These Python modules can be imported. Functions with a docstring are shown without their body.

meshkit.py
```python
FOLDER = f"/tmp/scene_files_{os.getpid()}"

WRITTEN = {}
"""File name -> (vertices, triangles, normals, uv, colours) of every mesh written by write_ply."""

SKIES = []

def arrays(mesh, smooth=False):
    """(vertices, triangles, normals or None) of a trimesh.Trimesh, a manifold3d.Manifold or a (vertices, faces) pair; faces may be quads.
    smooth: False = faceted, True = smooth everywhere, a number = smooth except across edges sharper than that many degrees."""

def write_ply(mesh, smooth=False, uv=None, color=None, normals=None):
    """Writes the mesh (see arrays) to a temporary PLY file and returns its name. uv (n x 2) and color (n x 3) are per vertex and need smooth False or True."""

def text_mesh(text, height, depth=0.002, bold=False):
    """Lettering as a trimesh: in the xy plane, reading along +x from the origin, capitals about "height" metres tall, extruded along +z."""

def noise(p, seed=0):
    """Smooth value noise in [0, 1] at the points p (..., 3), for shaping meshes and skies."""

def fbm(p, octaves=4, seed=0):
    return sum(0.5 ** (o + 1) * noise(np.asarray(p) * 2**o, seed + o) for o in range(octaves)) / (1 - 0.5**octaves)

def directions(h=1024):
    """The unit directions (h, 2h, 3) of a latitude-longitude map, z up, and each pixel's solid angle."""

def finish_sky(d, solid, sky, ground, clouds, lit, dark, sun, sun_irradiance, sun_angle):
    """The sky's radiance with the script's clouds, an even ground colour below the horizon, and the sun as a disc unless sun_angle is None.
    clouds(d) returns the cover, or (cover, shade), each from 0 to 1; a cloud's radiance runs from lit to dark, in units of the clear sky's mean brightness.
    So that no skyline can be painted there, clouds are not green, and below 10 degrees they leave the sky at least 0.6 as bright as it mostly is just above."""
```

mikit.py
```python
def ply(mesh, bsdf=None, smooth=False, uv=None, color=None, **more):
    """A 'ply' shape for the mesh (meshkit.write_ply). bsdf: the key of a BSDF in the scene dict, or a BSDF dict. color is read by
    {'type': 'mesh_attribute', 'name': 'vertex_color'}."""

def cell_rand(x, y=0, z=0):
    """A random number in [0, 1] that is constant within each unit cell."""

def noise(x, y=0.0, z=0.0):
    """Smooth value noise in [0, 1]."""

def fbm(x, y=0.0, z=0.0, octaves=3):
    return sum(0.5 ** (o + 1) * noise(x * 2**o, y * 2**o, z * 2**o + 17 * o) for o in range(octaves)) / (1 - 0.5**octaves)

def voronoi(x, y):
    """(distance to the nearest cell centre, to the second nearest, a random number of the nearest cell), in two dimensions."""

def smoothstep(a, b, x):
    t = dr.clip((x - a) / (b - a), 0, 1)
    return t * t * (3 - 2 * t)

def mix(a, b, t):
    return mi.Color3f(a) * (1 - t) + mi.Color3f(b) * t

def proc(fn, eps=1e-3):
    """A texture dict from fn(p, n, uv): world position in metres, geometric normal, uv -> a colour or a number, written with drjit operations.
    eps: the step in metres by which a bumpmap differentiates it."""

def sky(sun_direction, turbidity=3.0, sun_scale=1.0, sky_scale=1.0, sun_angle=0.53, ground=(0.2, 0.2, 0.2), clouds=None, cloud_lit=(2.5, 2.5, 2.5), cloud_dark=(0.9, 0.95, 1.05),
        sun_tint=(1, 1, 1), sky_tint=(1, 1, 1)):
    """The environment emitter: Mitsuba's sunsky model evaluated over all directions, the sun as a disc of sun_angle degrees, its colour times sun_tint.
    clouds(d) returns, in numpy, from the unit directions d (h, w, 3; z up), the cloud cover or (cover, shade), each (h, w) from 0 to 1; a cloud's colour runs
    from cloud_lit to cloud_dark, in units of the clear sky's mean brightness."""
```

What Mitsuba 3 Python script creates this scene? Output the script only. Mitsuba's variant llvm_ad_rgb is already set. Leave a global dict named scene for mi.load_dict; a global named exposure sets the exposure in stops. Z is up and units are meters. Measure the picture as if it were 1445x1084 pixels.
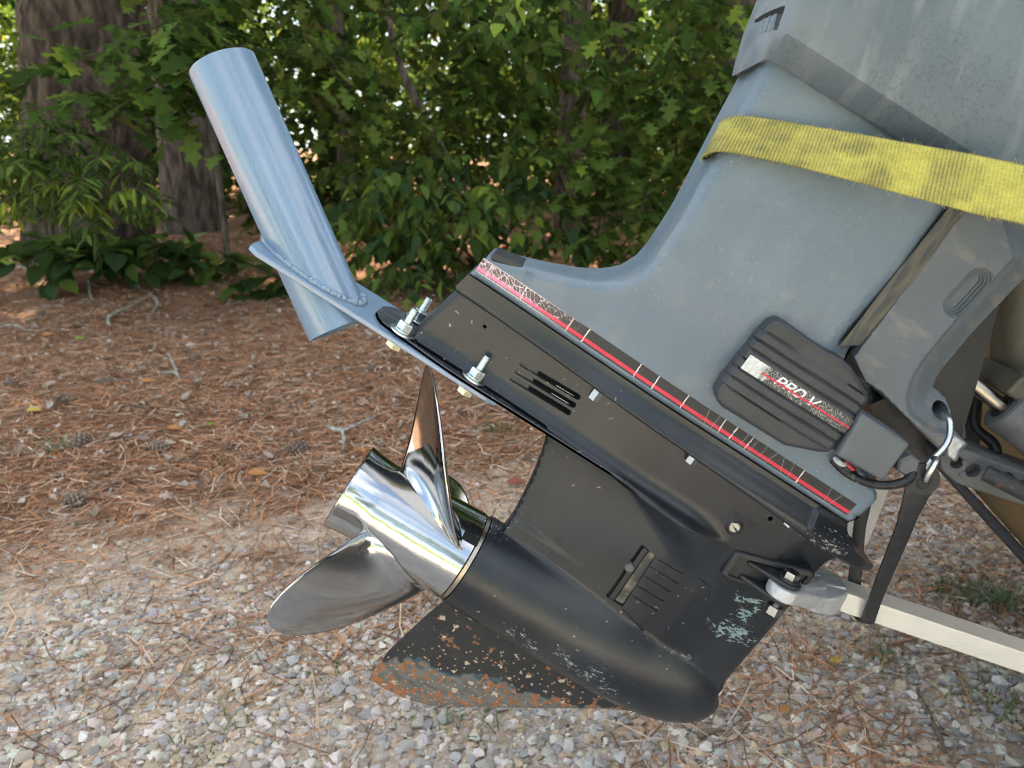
import math, random
import numpy as np
import trimesh, shapely
from shapely.geometry import Polygon, LineString, Point
from shapely.ops import unary_union
from scipy.spatial import Delaunay
import manifold3d as m3
import drjit as dr
import mitsuba as mi
import mikit, meshkit
from mikit import proc, noise, fbm, voronoi, smoothstep, mix, cell_rand

T = mi.ScalarTransform4f
rng = np.random.default_rng(7)
random.seed(7)
scene, labels = {}, {}

# ------------------------------------------------------------------ camera, sky, exposure
PITCH, FOCAL = math.radians(17.5), 1051.0
EYE = np.array([0.0, 0.0, 1.1])
FWD = np.array([0, math.cos(PITCH), -math.sin(PITCH)])
UP = np.array([0, math.sin(PITCH), math.cos(PITCH)])
scene['camera'] = {'type': 'thinlens', 'to_world': T().look_at(origin=EYE.tolist(), target=(EYE + FWD).tolist(), up=[0, 0, 1]),
                   'fov': 69.0, 'fov_axis': 'x', 'near_clip': 0.02, 'far_clip': 2000.0, 'aperture_radius': 0.0019, 'focus_distance': 0.9}
SUN = np.array([-0.42, 0.62, 1.0])
def clouds(d):
    n = meshkit.fbm(d * 2.2 + 3.0, 4, seed=3)
    c = np.clip((n - 0.42) / 0.2, 0, 1)
    return c * 0.85 + 0.1, 0.35 + 0 * c
scene['sky'] = mikit.sky(SUN.tolist(), turbidity=3.0, sun_angle=0.9, clouds=clouds, ground=(0.2, 0.19, 0.15), sky_tint=(1.14, 1.0, 0.84))
exposure = 3.88

# ------------------------------------------------------------------ helpers
def reg(key, mesh, mat, smooth=False, **k):
    base, i = key, 0
    while key in scene:
        i += 1
        key = f'{base}_{i:03d}'
    scene[key] = mikit.ply(mesh, mat, smooth, **k)
    return key
def lab(key, label, category=None, group=None, kind=None):
    d = {}
    if label: d['label'] = label
    if category: d['category'] = category
    if group: d['group'] = group
    if kind: d['kind'] = kind
    labels[key] = d
def TM(v, f): return trimesh.Trimesh(np.asarray(v, float), np.asarray(f, int), process=False)
def cat(ms): return trimesh.util.concatenate([m for m in ms if m is not None])
def view(px, py):
    return FWD + (px - 722.5) / FOCAL * np.array([1.0, 0, 0]) - (py - 542) / FOCAL * UP
def atY(px, py, y):
    d = view(px, py)
    return EYE + d * (y / d[1])

# the motor's own frame: s along its propeller axis (towards the bow), lat away from the viewer, t up at right angles
PSI, TAU = math.radians(5.5), math.radians(32.2)
AH = np.array([math.cos(PSI), -math.sin(PSI), 0]); LAT = np.array([math.sin(PSI), math.cos(PSI), 0]); ZUP = np.array([0, 0, 1.0])
A3 = math.cos(TAU) * AH - math.sin(TAU) * ZUP
N3 = math.sin(TAU) * AH + math.cos(TAU) * ZUP
M0 = np.array([0, 0.86, 0])
def hit(px, py, lat):
    d = view(px, py)
    return EYE + d * ((lat + (M0 - EYE) @ LAT) / (d @ LAT))
O3 = hit(659, 787, 0)
R3 = np.stack([A3, LAT, N3], 1)
def S(px, py, lat=0.0):
    w = hit(px, py, lat) - O3
    return np.array([w @ A3, w @ N3])
def SS(pts, lat=0.0): return [S(x, y, lat) for x, y in pts]
def onT(px, py, t):
    d = view(px, py)
    w = EYE + d * ((t + (O3 - EYE) @ N3) / (d @ N3)) - O3
    return np.array([w @ A3, w @ LAT])
def w3(p): return np.asarray(p, float) @ R3.T + O3
def mw(mesh):
    """motor frame (s, lat, t) -> world"""
    if hasattr(mesh, 'to_mesh'):
        m = mesh.to_mesh(); mesh = TM(m.vert_properties[:, :3], m.tri_verts)
    return TM(w3(mesh.vertices), mesh.faces)
def man(mesh): return m3.Manifold(m3.Mesh(np.ascontiguousarray(mesh.vertices, dtype=np.float32), np.ascontiguousarray(mesh.faces, dtype=np.uint32)))
def unman(m):
    q = m.to_mesh(); return TM(q.vert_properties[:, :3].astype(float), q.tri_verts)

def resample(ring, res):
    ls = LineString(ring)
    out = []
    c = np.array(ls.coords)
    for a, b in zip(c[:-1], c[1:]):
        n = max(1, int(math.ceil(np.hypot(*(b - a)) / res)))
        out += [a + (b - a) * k / n for k in range(n)]
    return np.array(out)
def smooth_closed(pts, n=4, keep=()):
    """Chaikin corner cutting except at kept indices"""
    pts = [np.asarray(p, float) for p in pts]; keep = set(keep); hard = [i in keep for i in range(len(pts))]
    for _ in range(n):
        q, h = [], []
        N = len(pts)
        for i in range(N):
            a, b, c = pts[i - 1], pts[i], pts[(i + 1) % N]
            if hard[i]: q.append(b); h.append(True)
            else:
                q += [b * .75 + a * .25, b * .75 + c * .25]; h += [False, False]
        pts, hard = q, h
    return pts
def slab(poly, hw, res=0.006, rounds=(), far=None, rings=4):
    """A solid over a polygon in (s, t): near face at lat = -hw, far face at +hw or at `far`. rounds: (line, radius) edges that are rounded."""
    if not isinstance(poly, Polygon): poly = Polygon(poly)
    poly = poly.buffer(0)
    if poly.geom_type != 'Polygon': poly = max(poly.geoms, key=lambda g: g.area)
    b = resample(np.array(poly.exterior.coords), res)
    pts = [b]
    lines = [(LineString(l) if not isinstance(l, LineString) else l, r) for l, r in rounds]
    for l, r in lines:
        for k in range(1, rings + 1):
            d = r * (1 - math.cos(math.pi / 2 * k / (rings + 0.0)))
            g = poly.buffer(-d)
            for gg in getattr(g, 'geoms', [g]):
                if gg.is_empty: continue
                q = resample(np.array(gg.exterior.coords), res)
                dd = shapely.distance(shapely.points(q), l)
                pts.append(q[dd < d * 1.05 + 1e-4])
    x0, z0, x1, z1 = poly.bounds
    gx, gz = np.meshgrid(np.arange(x0, x1, res), np.arange(z0, z1, res * .87))
    gx[1::2] += res / 2
    g = np.stack([gx.ravel(), gz.ravel()], 1)
    ok = shapely.contains_xy(poly.buffer(-res * .45), g[:, 0], g[:, 1])
    g = g[ok]
    for l, r in lines:
        if len(g): g = g[shapely.distance(shapely.points(g), l) > r * 1.02]
    pts.append(g)
    p = np.vstack(pts); nb = len(b)
    _, first = np.unique(np.round(p / (res * .12)).astype(int), axis=0, return_index=True)
    keepi = np.sort(np.union1d(first, np.arange(nb))); p = p[keepi]
    tri = Delaunay(p).simplices
    c = p[tri].mean(1)
    tri = tri[shapely.contains_xy(poly, c[:, 0], c[:, 1])]
    a = p[tri]; area = np.cross(a[:, 1] - a[:, 0], a[:, 2] - a[:, 0])
    tri = tri[np.abs(area) > 1e-12]; area = area[np.abs(area) > 1e-12]
    tri[area < 0] = tri[area < 0][:, ::-1]
    h = np.full(len(p), float(hw)) if not callable(hw) else np.asarray(hw(p[:, 0], p[:, 1]), float)
    for l, r in lines:
        d = np.clip(shapely.distance(shapely.points(p), l), 0, r)
        h = h - (r - np.sqrt(np.maximum(r * r - (r - d) ** 2, 0)))
    h = np.maximum(h, 0.0012) if far is None else h
    n = len(p)
    near = np.stack([p[:, 0], -h, p[:, 1]], 1)
    farv = np.stack([p[:, 0], h if far is None else np.full(n, float(far)), p[:, 1]], 1)
    e = np.sort(np.vstack([tri[:, [0, 1]], tri[:, [1, 2]], tri[:, [2, 0]]]), axis=1)
    raw = np.vstack([tri[:, [0, 1]], tri[:, [1, 2]], tri[:, [2, 0]]])
    _, inv, cnt = np.unique(e, axis=0, return_inverse=True, return_counts=True)
    be = raw[cnt[inv.ravel()] == 1]
    f = [tri, tri[:, ::-1] + n, np.stack([be[:, 1], be[:, 0], be[:, 0] + n], 1), np.stack([be[:, 1], be[:, 0] + n, be[:, 1] + n], 1)]
    return TM(np.vstack([near, farv]), np.vstack(f))
def frame_tube(path, radius, sides=10, cap=True):
    p = np.asarray(path, float); n = len(p)
    r = np.broadcast_to(np.asarray(radius, float), (n,))
    t = np.gradient(p, axis=0); t /= np.linalg.norm(t, axis=1, keepdims=True) + 1e-12
    a = np.cross(t[0], [0, 0, 1] if abs(t[0][2]) < .9 else [1, 0, 0]); a /= np.linalg.norm(a)
    v = []
    ang = np.arange(sides) * 2 * np.pi / sides
    for i in range(n):
        a = a - t[i] * (a @ t[i]); a /= np.linalg.norm(a) + 1e-12
        b = np.cross(t[i], a)
        v.append(p[i] + r[i] * (np.cos(ang)[:, None] * a + np.sin(ang)[:, None] * b))
    v = np.vstack(v); f = []
    for i in range(n - 1):
        for k in range(sides):
            q = [i * sides + k, i * sides + (k + 1) % sides, (i + 1) * sides + (k + 1) % sides, (i + 1) * sides + k]
            f += [[q[0], q[1], q[2]], [q[0], q[2], q[3]]]
    if cap:
        v = np.vstack([v, p[0], p[-1]])
        for k in range(sides):
            f += [[n * sides, (k + 1) % sides, k], [n * sides + 1, (n - 1) * sides + k, (n - 1) * sides + (k + 1) % sides]]
    return TM(v, f)
def spline(pts, n=40):
    from scipy.interpolate import CubicSpline
    pts = np.asarray(pts, float)
    u = np.r_[0, np.cumsum(np.linalg.norm(np.diff(pts, axis=0), axis=1))]
    return CubicSpline(u, pts)(np.linspace(0, u[-1], n))
def lathe(profile, sides=64, axis='s'):
    """(axial, radius) profile turned about the axis; axis s, lat or t of the motor frame"""
    pr = np.asarray(profile, float); n = len(pr)
    ang = np.arange(sides) * 2 * np.pi / sides
    v = []
    for x, r in pr:
        c, s_ = r * np.cos(ang), r * np.sin(ang)
        o = np.full(sides, x)
        v.append(np.stack({'s': (o, s_, c), 'lat': (c, o, s_), 't': (s_, c, o)}[axis], 1))
    v = np.vstack(v); f = []
    for i in range(n - 1):
        for k in range(sides):
            a, b, c, d = i * sides + k, i * sides + (k + 1) % sides, (i + 1) * sides + (k + 1) % sides, (i + 1) * sides + k
            if pr[i][1] > 1e-6: f.append([a, c, b] if pr[i + 1][1] <= 1e-6 else [a, c, b])
            if pr[i + 1][1] > 1e-6: f.append([a, d, c])
    m = TM(v, f)
    m.merge_vertices()
    return m
def hexprism(r, h, sides=6, rot=0.0, axis='t', bevel=0.12):
    ch = r * bevel
    a = lathe([(0, 0), (0, r), (h - ch, r), (h, r - ch), (h, 0)], sides, axis)
    return a
def move(m, v): return TM(m.vertices + np.asarray(v, float), m.faces)
def rbox(size, r=0.002, seg=8):
    x, y, z = np.asarray(size, float) / 2 - r
    sp = m3.Manifold.sphere(r, seg)
    return unman(m3.Manifold.batch_hull([sp.translate((a * x, b * y, c * z)) for a in (-1, 1) for b in (-1, 1) for c in (-1, 1)]))
def hullbox(corners, r=0.002, seg=8):
    sp = m3.Manifold.sphere(r, seg)
    return unman(m3.Manifold.batch_hull([sp.translate(tuple(map(float, c))) for c in corners]))
def rotm(mesh, R): return TM(mesh.vertices @ np.asarray(R).T, mesh.faces)
def sst(a, b, x):
    t = np.clip((x - a) / (b - a), 0, 1); return t * t * (3 - 2 * t)
# ------------------------------------------------------------------ materials
RA, RL, RN, RO = A3.tolist(), LAT.tolist(), N3.tolist(), O3.tolist()
def mot(p):
    d = [p.x - RO[0], p.y - RO[1], p.z - RO[2]]
    dot = lambda a: d[0] * a[0] + d[1] * a[1] + d[2] * a[2]
    return dot(RA), dot(RL), dot(RN)
def prin(color, rough=0.5, **k):
    if not isinstance(color, dict): color = {'type': 'rgb', 'value': list(color)}
    d = {'type': 'principled', 'base_color': color, 'roughness': rough, 'specular': 0.5}
    d.update(k)
    return d
def two(b): return {'type': 'twosided', 'b': b}
def bump(b, fn, scale=1.0, eps=1e-3): return {'type': 'bumpmap', 'arbitrary': proc(fn, eps), 'scale': scale, 'b': b}
def blob(s, t, c, rad, asp=1.0, ang=0.0):
    """soft patch mask in motor coordinates: 1 inside"""
    ca, sa = math.cos(ang), math.sin(ang)
    x, y = s - c[0], t - c[1]
    u, v = x * ca + y * sa, (y * ca - x * sa) * asp
    return 1 - smoothstep(0.0, 1.0, dr.sqrt(u * u + v * v) / rad)
def specks(s, t, scale, size):
    d1, d2, r = voronoi(s * scale, t * scale)
    return dr.select((d1 < size * r) & (r > 0.45), 1.0, 0.0), r

def grey_fn(p, n, uv):
    s, l, t = mot(p)
    m = fbm(s * 14, t * 14, l * 14, 4)
    c = mix((0.112, 0.147, 0.180), (0.146, 0.184, 0.220), smoothstep(0.25, 0.75, m))
    fine = noise(s * 900, t * 900, l * 900)
    c = c * (0.93 + 0.14 * fine)
    st_ = fbm(s * 60 + t * 8, t * 40 - s * 20, l * 20, 3)
    c = mix(c, (0.19, 0.195, 0.18), 0.4 * smoothstep(0.52, 0.8, st_))
    sc_ = fbm(s * 38 + t * 300, t * 26 - s * 210, l * 60, 3)
    c = mix(c, (0.22, 0.25, 0.27), 0.35 * smoothstep(0.70, 0.80, sc_))
    d1, d2, r = voronoi(s * 60.0 + l * 40, t * 60.0)
    return mix(c, (0.30, 0.34, 0.35), dr.select((d1 < 0.03 + 0.03 * r) & (r > 0.95), 0.5, 0.0))
scene['grey_paint'] = prin(proc(grey_fn), 0.36, specular=0.5)
def cowl_fn(p, n, uv):
    s, l, t = mot(p)
    m = fbm(s * 9, t * 9, l * 9, 4)
    c = mix((0.088, 0.110, 0.130), (0.140, 0.166, 0.186), smoothstep(0.3, 0.7, m))
    streak = fbm(s * 40 + t * 10, t * 6 - s * 4, l * 6, 3)
    c = mix(c, (0.21, 0.225, 0.225), 0.45 * smoothstep(0.5, 0.8, streak))
    g = noise(s * 620, t * 620, l * 620) * 0.65 + noise(s * 260 + 7, t * 260, l * 260) * 0.35
    dirt = smoothstep(0.46, 0.78, g) * smoothstep(0.15, 0.75, fbm(s * 11, t * 11 + 5, 0.0, 4))
    c = mix(c, (0.055, 0.066, 0.072), 0.42 * dirt)
    wash = fbm(s * 55 + t * 26, t * 9 - s * 7, l * 8, 4)
    return mix(c, (0.235, 0.25, 0.252), 0.5 * smoothstep(0.56, 0.78, wash))
scene['cowl_paint'] = prin(proc(cowl_fn), 0.42)
dirty_edge = lambda p, n, uv: mix((0.090, 0.094, 0.090), (0.17, 0.155, 0.12), smoothstep(0.35, 0.75, fbm(mot(p)[0] * 60 + mot(p)[2] * 40, mot(p)[2] * 22 - mot(p)[0] * 14, mot(p)[1] * 160, 4)))
scene['dirty_paint'] = prin(proc(dirty_edge), 0.6)

TEAL = [(S(1062, 848, -.03), .034, 2.2, .15), (S(1036, 893, -.03), .046, 2.0, -.10), (S(1058, 868, -.03), .026, 1.6, 1.2)]
SCR = [(S(690, 742, -.05), .045, 1.0, 0.9), (S(838, 940, -.05), .03, 1.2, .5), (S(745, 905, -.06), .035, 2.5, -.5), (S(720, 893, -.06), .02, 2.0, -.5), (S(1170, 768, -.06), .05, 2.2, -.1),
       (S(965, 931, -.04), .03, 3.0, .0), (S(855, 965, -.05), .03, 2.0, .2), (S(800, 930, -.06), .05, 3.5, -.45)]
def black_fn(p, n, uv):
    s, l, t = mot(p)
    m = fbm(s * 12, t * 12, l * 12, 4)
    c = mix((0.009, 0.011, 0.014), (0.020, 0.023, 0.028), smoothstep(0.3, 0.75, m))
    c = mix(c, (0.050, 0.046, 0.036), 0.35 * smoothstep(0.56, 0.74, fbm(s * 7 + 3, t * 7, l * 7, 3)))
    c = c * (0.9 + 0.2 * noise(s * 1200, t * 1200, l * 1200))
    # chips
    d1, d2, r = voronoi(s * 70 + noise(s * 300, t * 300) * .3, t * 70 + l * 50 + noise(s * 300 + 9, t * 300) * .3)
    chip = dr.select((d1 < 0.10 * (r - 0.68) / 0.32), 1.0, 0.0) * dr.select(fbm(s * 9 + 2, t * 9, l * 9, 3) > 0.47, 1.0, 0.0)
    c = mix(c, (0.30, 0.29, 0.26), chip * 0.75)
    # scraped places: small flecks crowding inside ragged patches
    f1 = fbm(s * 260 + t * 160, t * 520 - s * 60, l * 300, 4)
    for q, rad, asp, a in SCR:
        k = blob(s, t, q, rad, asp, a) + 0.0
        c = mix(c, (0.36, 0.36, 0.335), 0.7 * smoothstep(0.66, 0.80, f1 * 0.95 + k * 0.20) * dr.select(k > 0.02, 1.0, 0.0))
    f2 = 0.45 * fbm(s * 60, t * 60 + 3, 0.0, 4) + 0.55 * fbm(s * 190 + t * 150, t * 460 - s * 60, 0.0, 4)
    for q, rad, asp, a in TEAL:
        k = blob(s, t, q, rad, asp, a)
        c = mix(c, mix((0.13, 0.20, 0.215), (0.33, 0.41, 0.41), noise(s * 500, t * 500)), 0.85 * smoothstep(0.60, 0.69, f2 + k * 0.20) * dr.select(k > 0.02, 1.0, 0.0))
    return c
BK = prin(proc(black_fn), 0.31, specular=0.5)
scene['black_paint'] = BK
def plate_fn(p, n, uv):
    s, l, t = mot(p)
    c = mix((0.018, 0.020, 0.024), (0.04, 0.044, 0.05), fbm(s * 20, l * 60, 0.0, 4))
    c = mix(c, (0.16, 0.19, 0.21), 0.5 * smoothstep(0.60, 0.74, fbm(s * 26 + 2, l * 240, 1.0, 4)))
    sp = noise(s * 700, l * 700)
    return mix(c, (0.30, 0.33, 0.34), dr.select((sp > 0.86) & (fbm(s * 30, l * 30, 5.0, 3) > 0.5), 0.7, 0.0))
scene['plate_paint'] = prin(proc(plate_fn), 0.30, specular=0.6)
scene['black_plain'] = prin(proc(lambda p, n, uv: mix((0.014, 0.015, 0.016), (0.026, 0.026, 0.026), fbm(p.x * 40, p.y * 40, p.z * 40, 3))), 0.42)
scene['painted_void'] = prin((0.004, 0.004, 0.004), 0.8)  # near-black colour standing in for the shade inside openings
SK0, SK1 = S(545, 965, 0), S(860, 1000, 0)
sk_e = np.array(SK1) - SK0; sk_len = float(np.hypot(*sk_e)); sk_e = sk_e / sk_len; sk_n = np.array([-sk_e[1], sk_e[0]])
def skeg_fn(p, n, uv):
    s, l, t = mot(p)
    u = (s - SK0[0]) * sk_e[0] + (t - SK0[1]) * sk_e[1]
    v = (s - SK0[0]) * sk_n[0] + (t - SK0[1]) * sk_n[1]
    c = mix((0.013, 0.013, 0.014), (0.026, 0.025, 0.024), fbm(s * 30, t * 30, 0.0, 3))
    bare_h = 0.040 * (1 - smoothstep(0.0, 1.0, u / 0.30)) + 0.004
    edge = v + (fbm(s * 60, t * 60, 0.0, 5) - 0.5) * 0.036
    met = mix((0.06, 0.058, 0.052), (0.21, 0.19, 0.165), fbm(s * 70 + t * 60, t * 220 - s * 40, 3.0, 5))
    bare = (1 - smoothstep(-.003, .002, edge - bare_h)) * (1 - smoothstep(0.30, 0.36, u))
    c = mix(c, met, bare * 0.85)
    prim = dr.select((edge > bare_h - .001) & (edge < bare_h + 0.003) & (u > 0.03) & (u < 0.25), 1.0, 0.0)
    c = mix(c, (0.05, 0.085, 0.095), prim * 0.75)
    rust = mix((0.16, 0.055, 0.018), (0.34, 0.145, 0.055), fbm(s * 220, t * 220, 1.0, 4))
    rf = fbm(s * 130 + 4, t * 130, 0.0, 5)
    near_tip = (1 - smoothstep(-0.02, 0.05, u))
    ruststrip = 1 - smoothstep(0.0, 0.014, dr.abs(edge - bare_h * 0.7) )
    rustlow = 1 - smoothstep(0.0, 0.012, v)
    k = rf * 0.95 - 0.02 + near_tip * 0.32 * (1 - smoothstep(0.0, 0.06, v)) + ruststrip * 0.17 * (1 - smoothstep(0.05, 0.33, u)) + rustlow * 0.15
    c = mix(c, rust, 0.92 * smoothstep(0.655, 0.70, k))
    d1, d2, r = voronoi(s * 95 + fbm(s * 300, t * 300, 0.0, 2) * 0.7, t * 95 + fbm(s * 300 + 7, t * 300, 0.0, 2) * 0.7)
    band = 1 - smoothstep(0.02, 0.11, dr.abs(v - 0.055))
    spot = dr.select((d1 < 0.38 * (r - 0.87) / 0.13) & (u < 0.30), 1.0, 0.0) * dr.select(band > 0.15, 1.0, 0.0)
    c = mix(c, mix((0.36, 0.20, 0.11), (0.42, 0.33, 0.26), r), spot)
    d3, d4, r2 = voronoi(s * 210, t * 210)
    return mix(c, (0.4, 0.24, 0.14), dr.select((d3 < 0.28) & (r2 > 0.90) & (v < 0.085), 0.9, 0.0))
scene['skeg_paint'] = bump(prin(proc(skeg_fn), 0.55), lambda p, n, uv: 0.0007 * fbm(p.x * 160, p.y * 160, p.z * 160, 3), 1.0)
scene['chrome'] = bump({'type': 'roughconductor', 'material': 'none', 'specular_reflectance': {'type': 'rgb', 'value': [0.52, 0.515, 0.505]}, 'alpha': 0.014, 'distribution': 'ggx'},
                       lambda p, n, uv: 0.00020 * fbm(mot(p)[0] * 55, mot(p)[1] * 55, mot(p)[2] * 55, 2) + 0.000018 * noise(mot(p)[0] * 60, mot(p)[1] * 900, mot(p)[2] * 900), 1.0)
scene['dull_steel'] = {'type': 'roughconductor', 'material': 'none', 'specular_reflectance': {'type': 'rgb', 'value': [0.52, 0.49, 0.43]}, 'alpha': 0.22}
scene['zinc'] = bump({'type': 'roughconductor', 'material': 'none', 'specular_reflectance': {'type': 'rgb', 'value': [0.70, 0.75, 0.72]}, 'alpha': 0.22}, lambda p, n, uv: 0.0006 * fbm(p.x * 300, p.y * 300, p.z * 300, 3), 1.0)
scene['yellow_zinc'] = {'type': 'roughconductor', 'material': 'none', 'specular_reflectance': {'type': 'rgb', 'value': [0.75, 0.74, 0.45]}, 'alpha': 0.3}
scene['stainless'] = {'type': 'roughconductor', 'material': 'none', 'specular_reflectance': {'type': 'rgb', 'value': [0.42, 0.415, 0.40]}, 'alpha': 0.2}
def tube_fn(p, n, uv):
    s, l, t = mot(p)
    c = mix((0.130, 0.195, 0.275), (0.155, 0.225, 0.310), fbm(s * 25, t * 25, l * 25, 3))
    sc = fbm(s * 130, t * 420, l * 130, 3)
    return mix(c, (0.12, 0.13, 0.14), 0.5 * dr.select(sc > 0.80, 1.0, 0.0))
scene['tube_paint'] = bump(prin(proc(tube_fn), 0.16, specular=0.8, clearcoat=0.9, clearcoat_gloss=0.95), lambda p, n, uv: 0.000025 * noise(p.x * 420, p.y * 420, p.z * 420), 1.0)
scene['weld_paint'] = prin((0.18, 0.25, 0.325), 0.16, specular=0.8, clearcoat=0.8)
scene['rubber'] = prin(proc(lambda p, n, uv: mix((0.013, 0.013, 0.014), (0.022, 0.022, 0.023), noise(p.x * 120, p.y * 120, p.z * 120))), 0.5)
def alu_fn(p, n, uv):
    k = fbm(p.x * 12, p.y * 400, p.z * 420, 3)
    return mix((0.70, 0.66, 0.56), (0.82, 0.78, 0.68), k)
scene['bar_aluminium'] = prin(proc(alu_fn), 0.38, metallic=0.45)
scene['cast_aluminium'] = bump(prin(proc(lambda p, n, uv: mix((0.44, 0.44, 0.44), (0.66, 0.67, 0.67), fbm(p.x * 120, p.y * 120, p.z * 120, 4))), 0.5, metallic=0.6), lambda p, n, uv: 0.0012 * fbm(p.x * 240, p.y * 240, p.z * 240, 3), 1.0)
scene['bracket_grey'] = prin(proc(lambda p, n, uv: mix((0.06, 0.063, 0.066), (0.13, 0.13, 0.125), fbm(p.x * 45, p.y * 45, p.z * 45, 4))), 0.5)
# ------------------------------------------------------------------ outboard motor
OM = 'outboard_motor'
lab(OM, 'grey and black outboard motor tilted up, with a red pinstripe along its side', 'outboard motor')
def hb(s): return 0.036 + 0.022 * sst(-0.19, 0.10, s)

# --- midsection (grey leg running down into a tail)
leg_rear = SS([(1066, 86), (1060, 98), (1022, 170), (960, 290), (946, 313), (932, 334), (917, 356), (903, 370.5), (890, 379), (877, 385), (863, 387.5), (848, 388.5), (834, 388), (816, 386), (797, 382.5), (770, 377), (738, 369), (700, 359.5)], -0.01)
leg_tail = SS([(693, 358), (688, 361), (684.6, 366), (657, 391.5)], -0.03)
tb = 0.3292
leg_bot = [np.array([-0.1905, tb]), np.array([0.3255, tb])]
leg_front = SS([(1217, 727), (1233, 711), (1237.5, 704), (1238, 696), (1233, 688), (1222, 672), (1212, 640), (1204, 600), (1199, 560), (1196, 520), (1212, 486), (1292, 398), (1362, 298), (1420, 215)], -0.055)
leg_poly = leg_rear + leg_tail + leg_bot + leg_front
def leg_hw(s, t):
    body = sst(0.335, 0.47, t)
    return hb(s) * (1 - body) + (0.050 + 0.020 * sst(-0.14, -0.02, s)) * body
fr = LineString(SS([(1196, 520), (1212, 486), (1292, 398), (1362, 298), (1420, 215)], -0.055))
def leg_h(s, t):
    d = shapely.distance(shapely.points(np.stack([s, t], 1)), fr)
    return leg_hw(s, t) - 0.030 * (1 - sst(0.0, 0.034, d))
leg = slab(leg_poly, leg_h, 0.007, [(leg_rear + leg_tail[:1], 0.012), (leg_tail, 0.006), (leg_front[:5], 0.008)], rings=5)
MID = reg(OM + '__midsection', mw(leg), 'grey_paint', 35)
lab(MID, 'faded blue grey leg of the motor')
# worn front chamfer of the leg
ch_px = [(1338, 293), (1251.5, 400), (1184, 488)]
ch2 = [(1360, 300), (1290, 400), (1213, 486)]
a = [S(x, y, -.068) for x, y in ch_px]; b = [S(x, y, -.040) for x, y in ch2]
v = [[p[0], -.0695, p[1]] for p in a] + [[p[0], -.044, p[1]] for p in b] + [[p[0], 0.0, p[1] - .002] for p in b]
f = []
for r_ in range(2):
    for k in range(2):
        i = r_ * 3 + k
        f += [[i, i + 1, i + 4], [i, i + 4, i + 3]]
k = reg(MID + '__front_chamfer', mw(TM(v, f)), 'dirty_paint', 40); lab(k, 'grimy streaked front edge of the leg')
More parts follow.
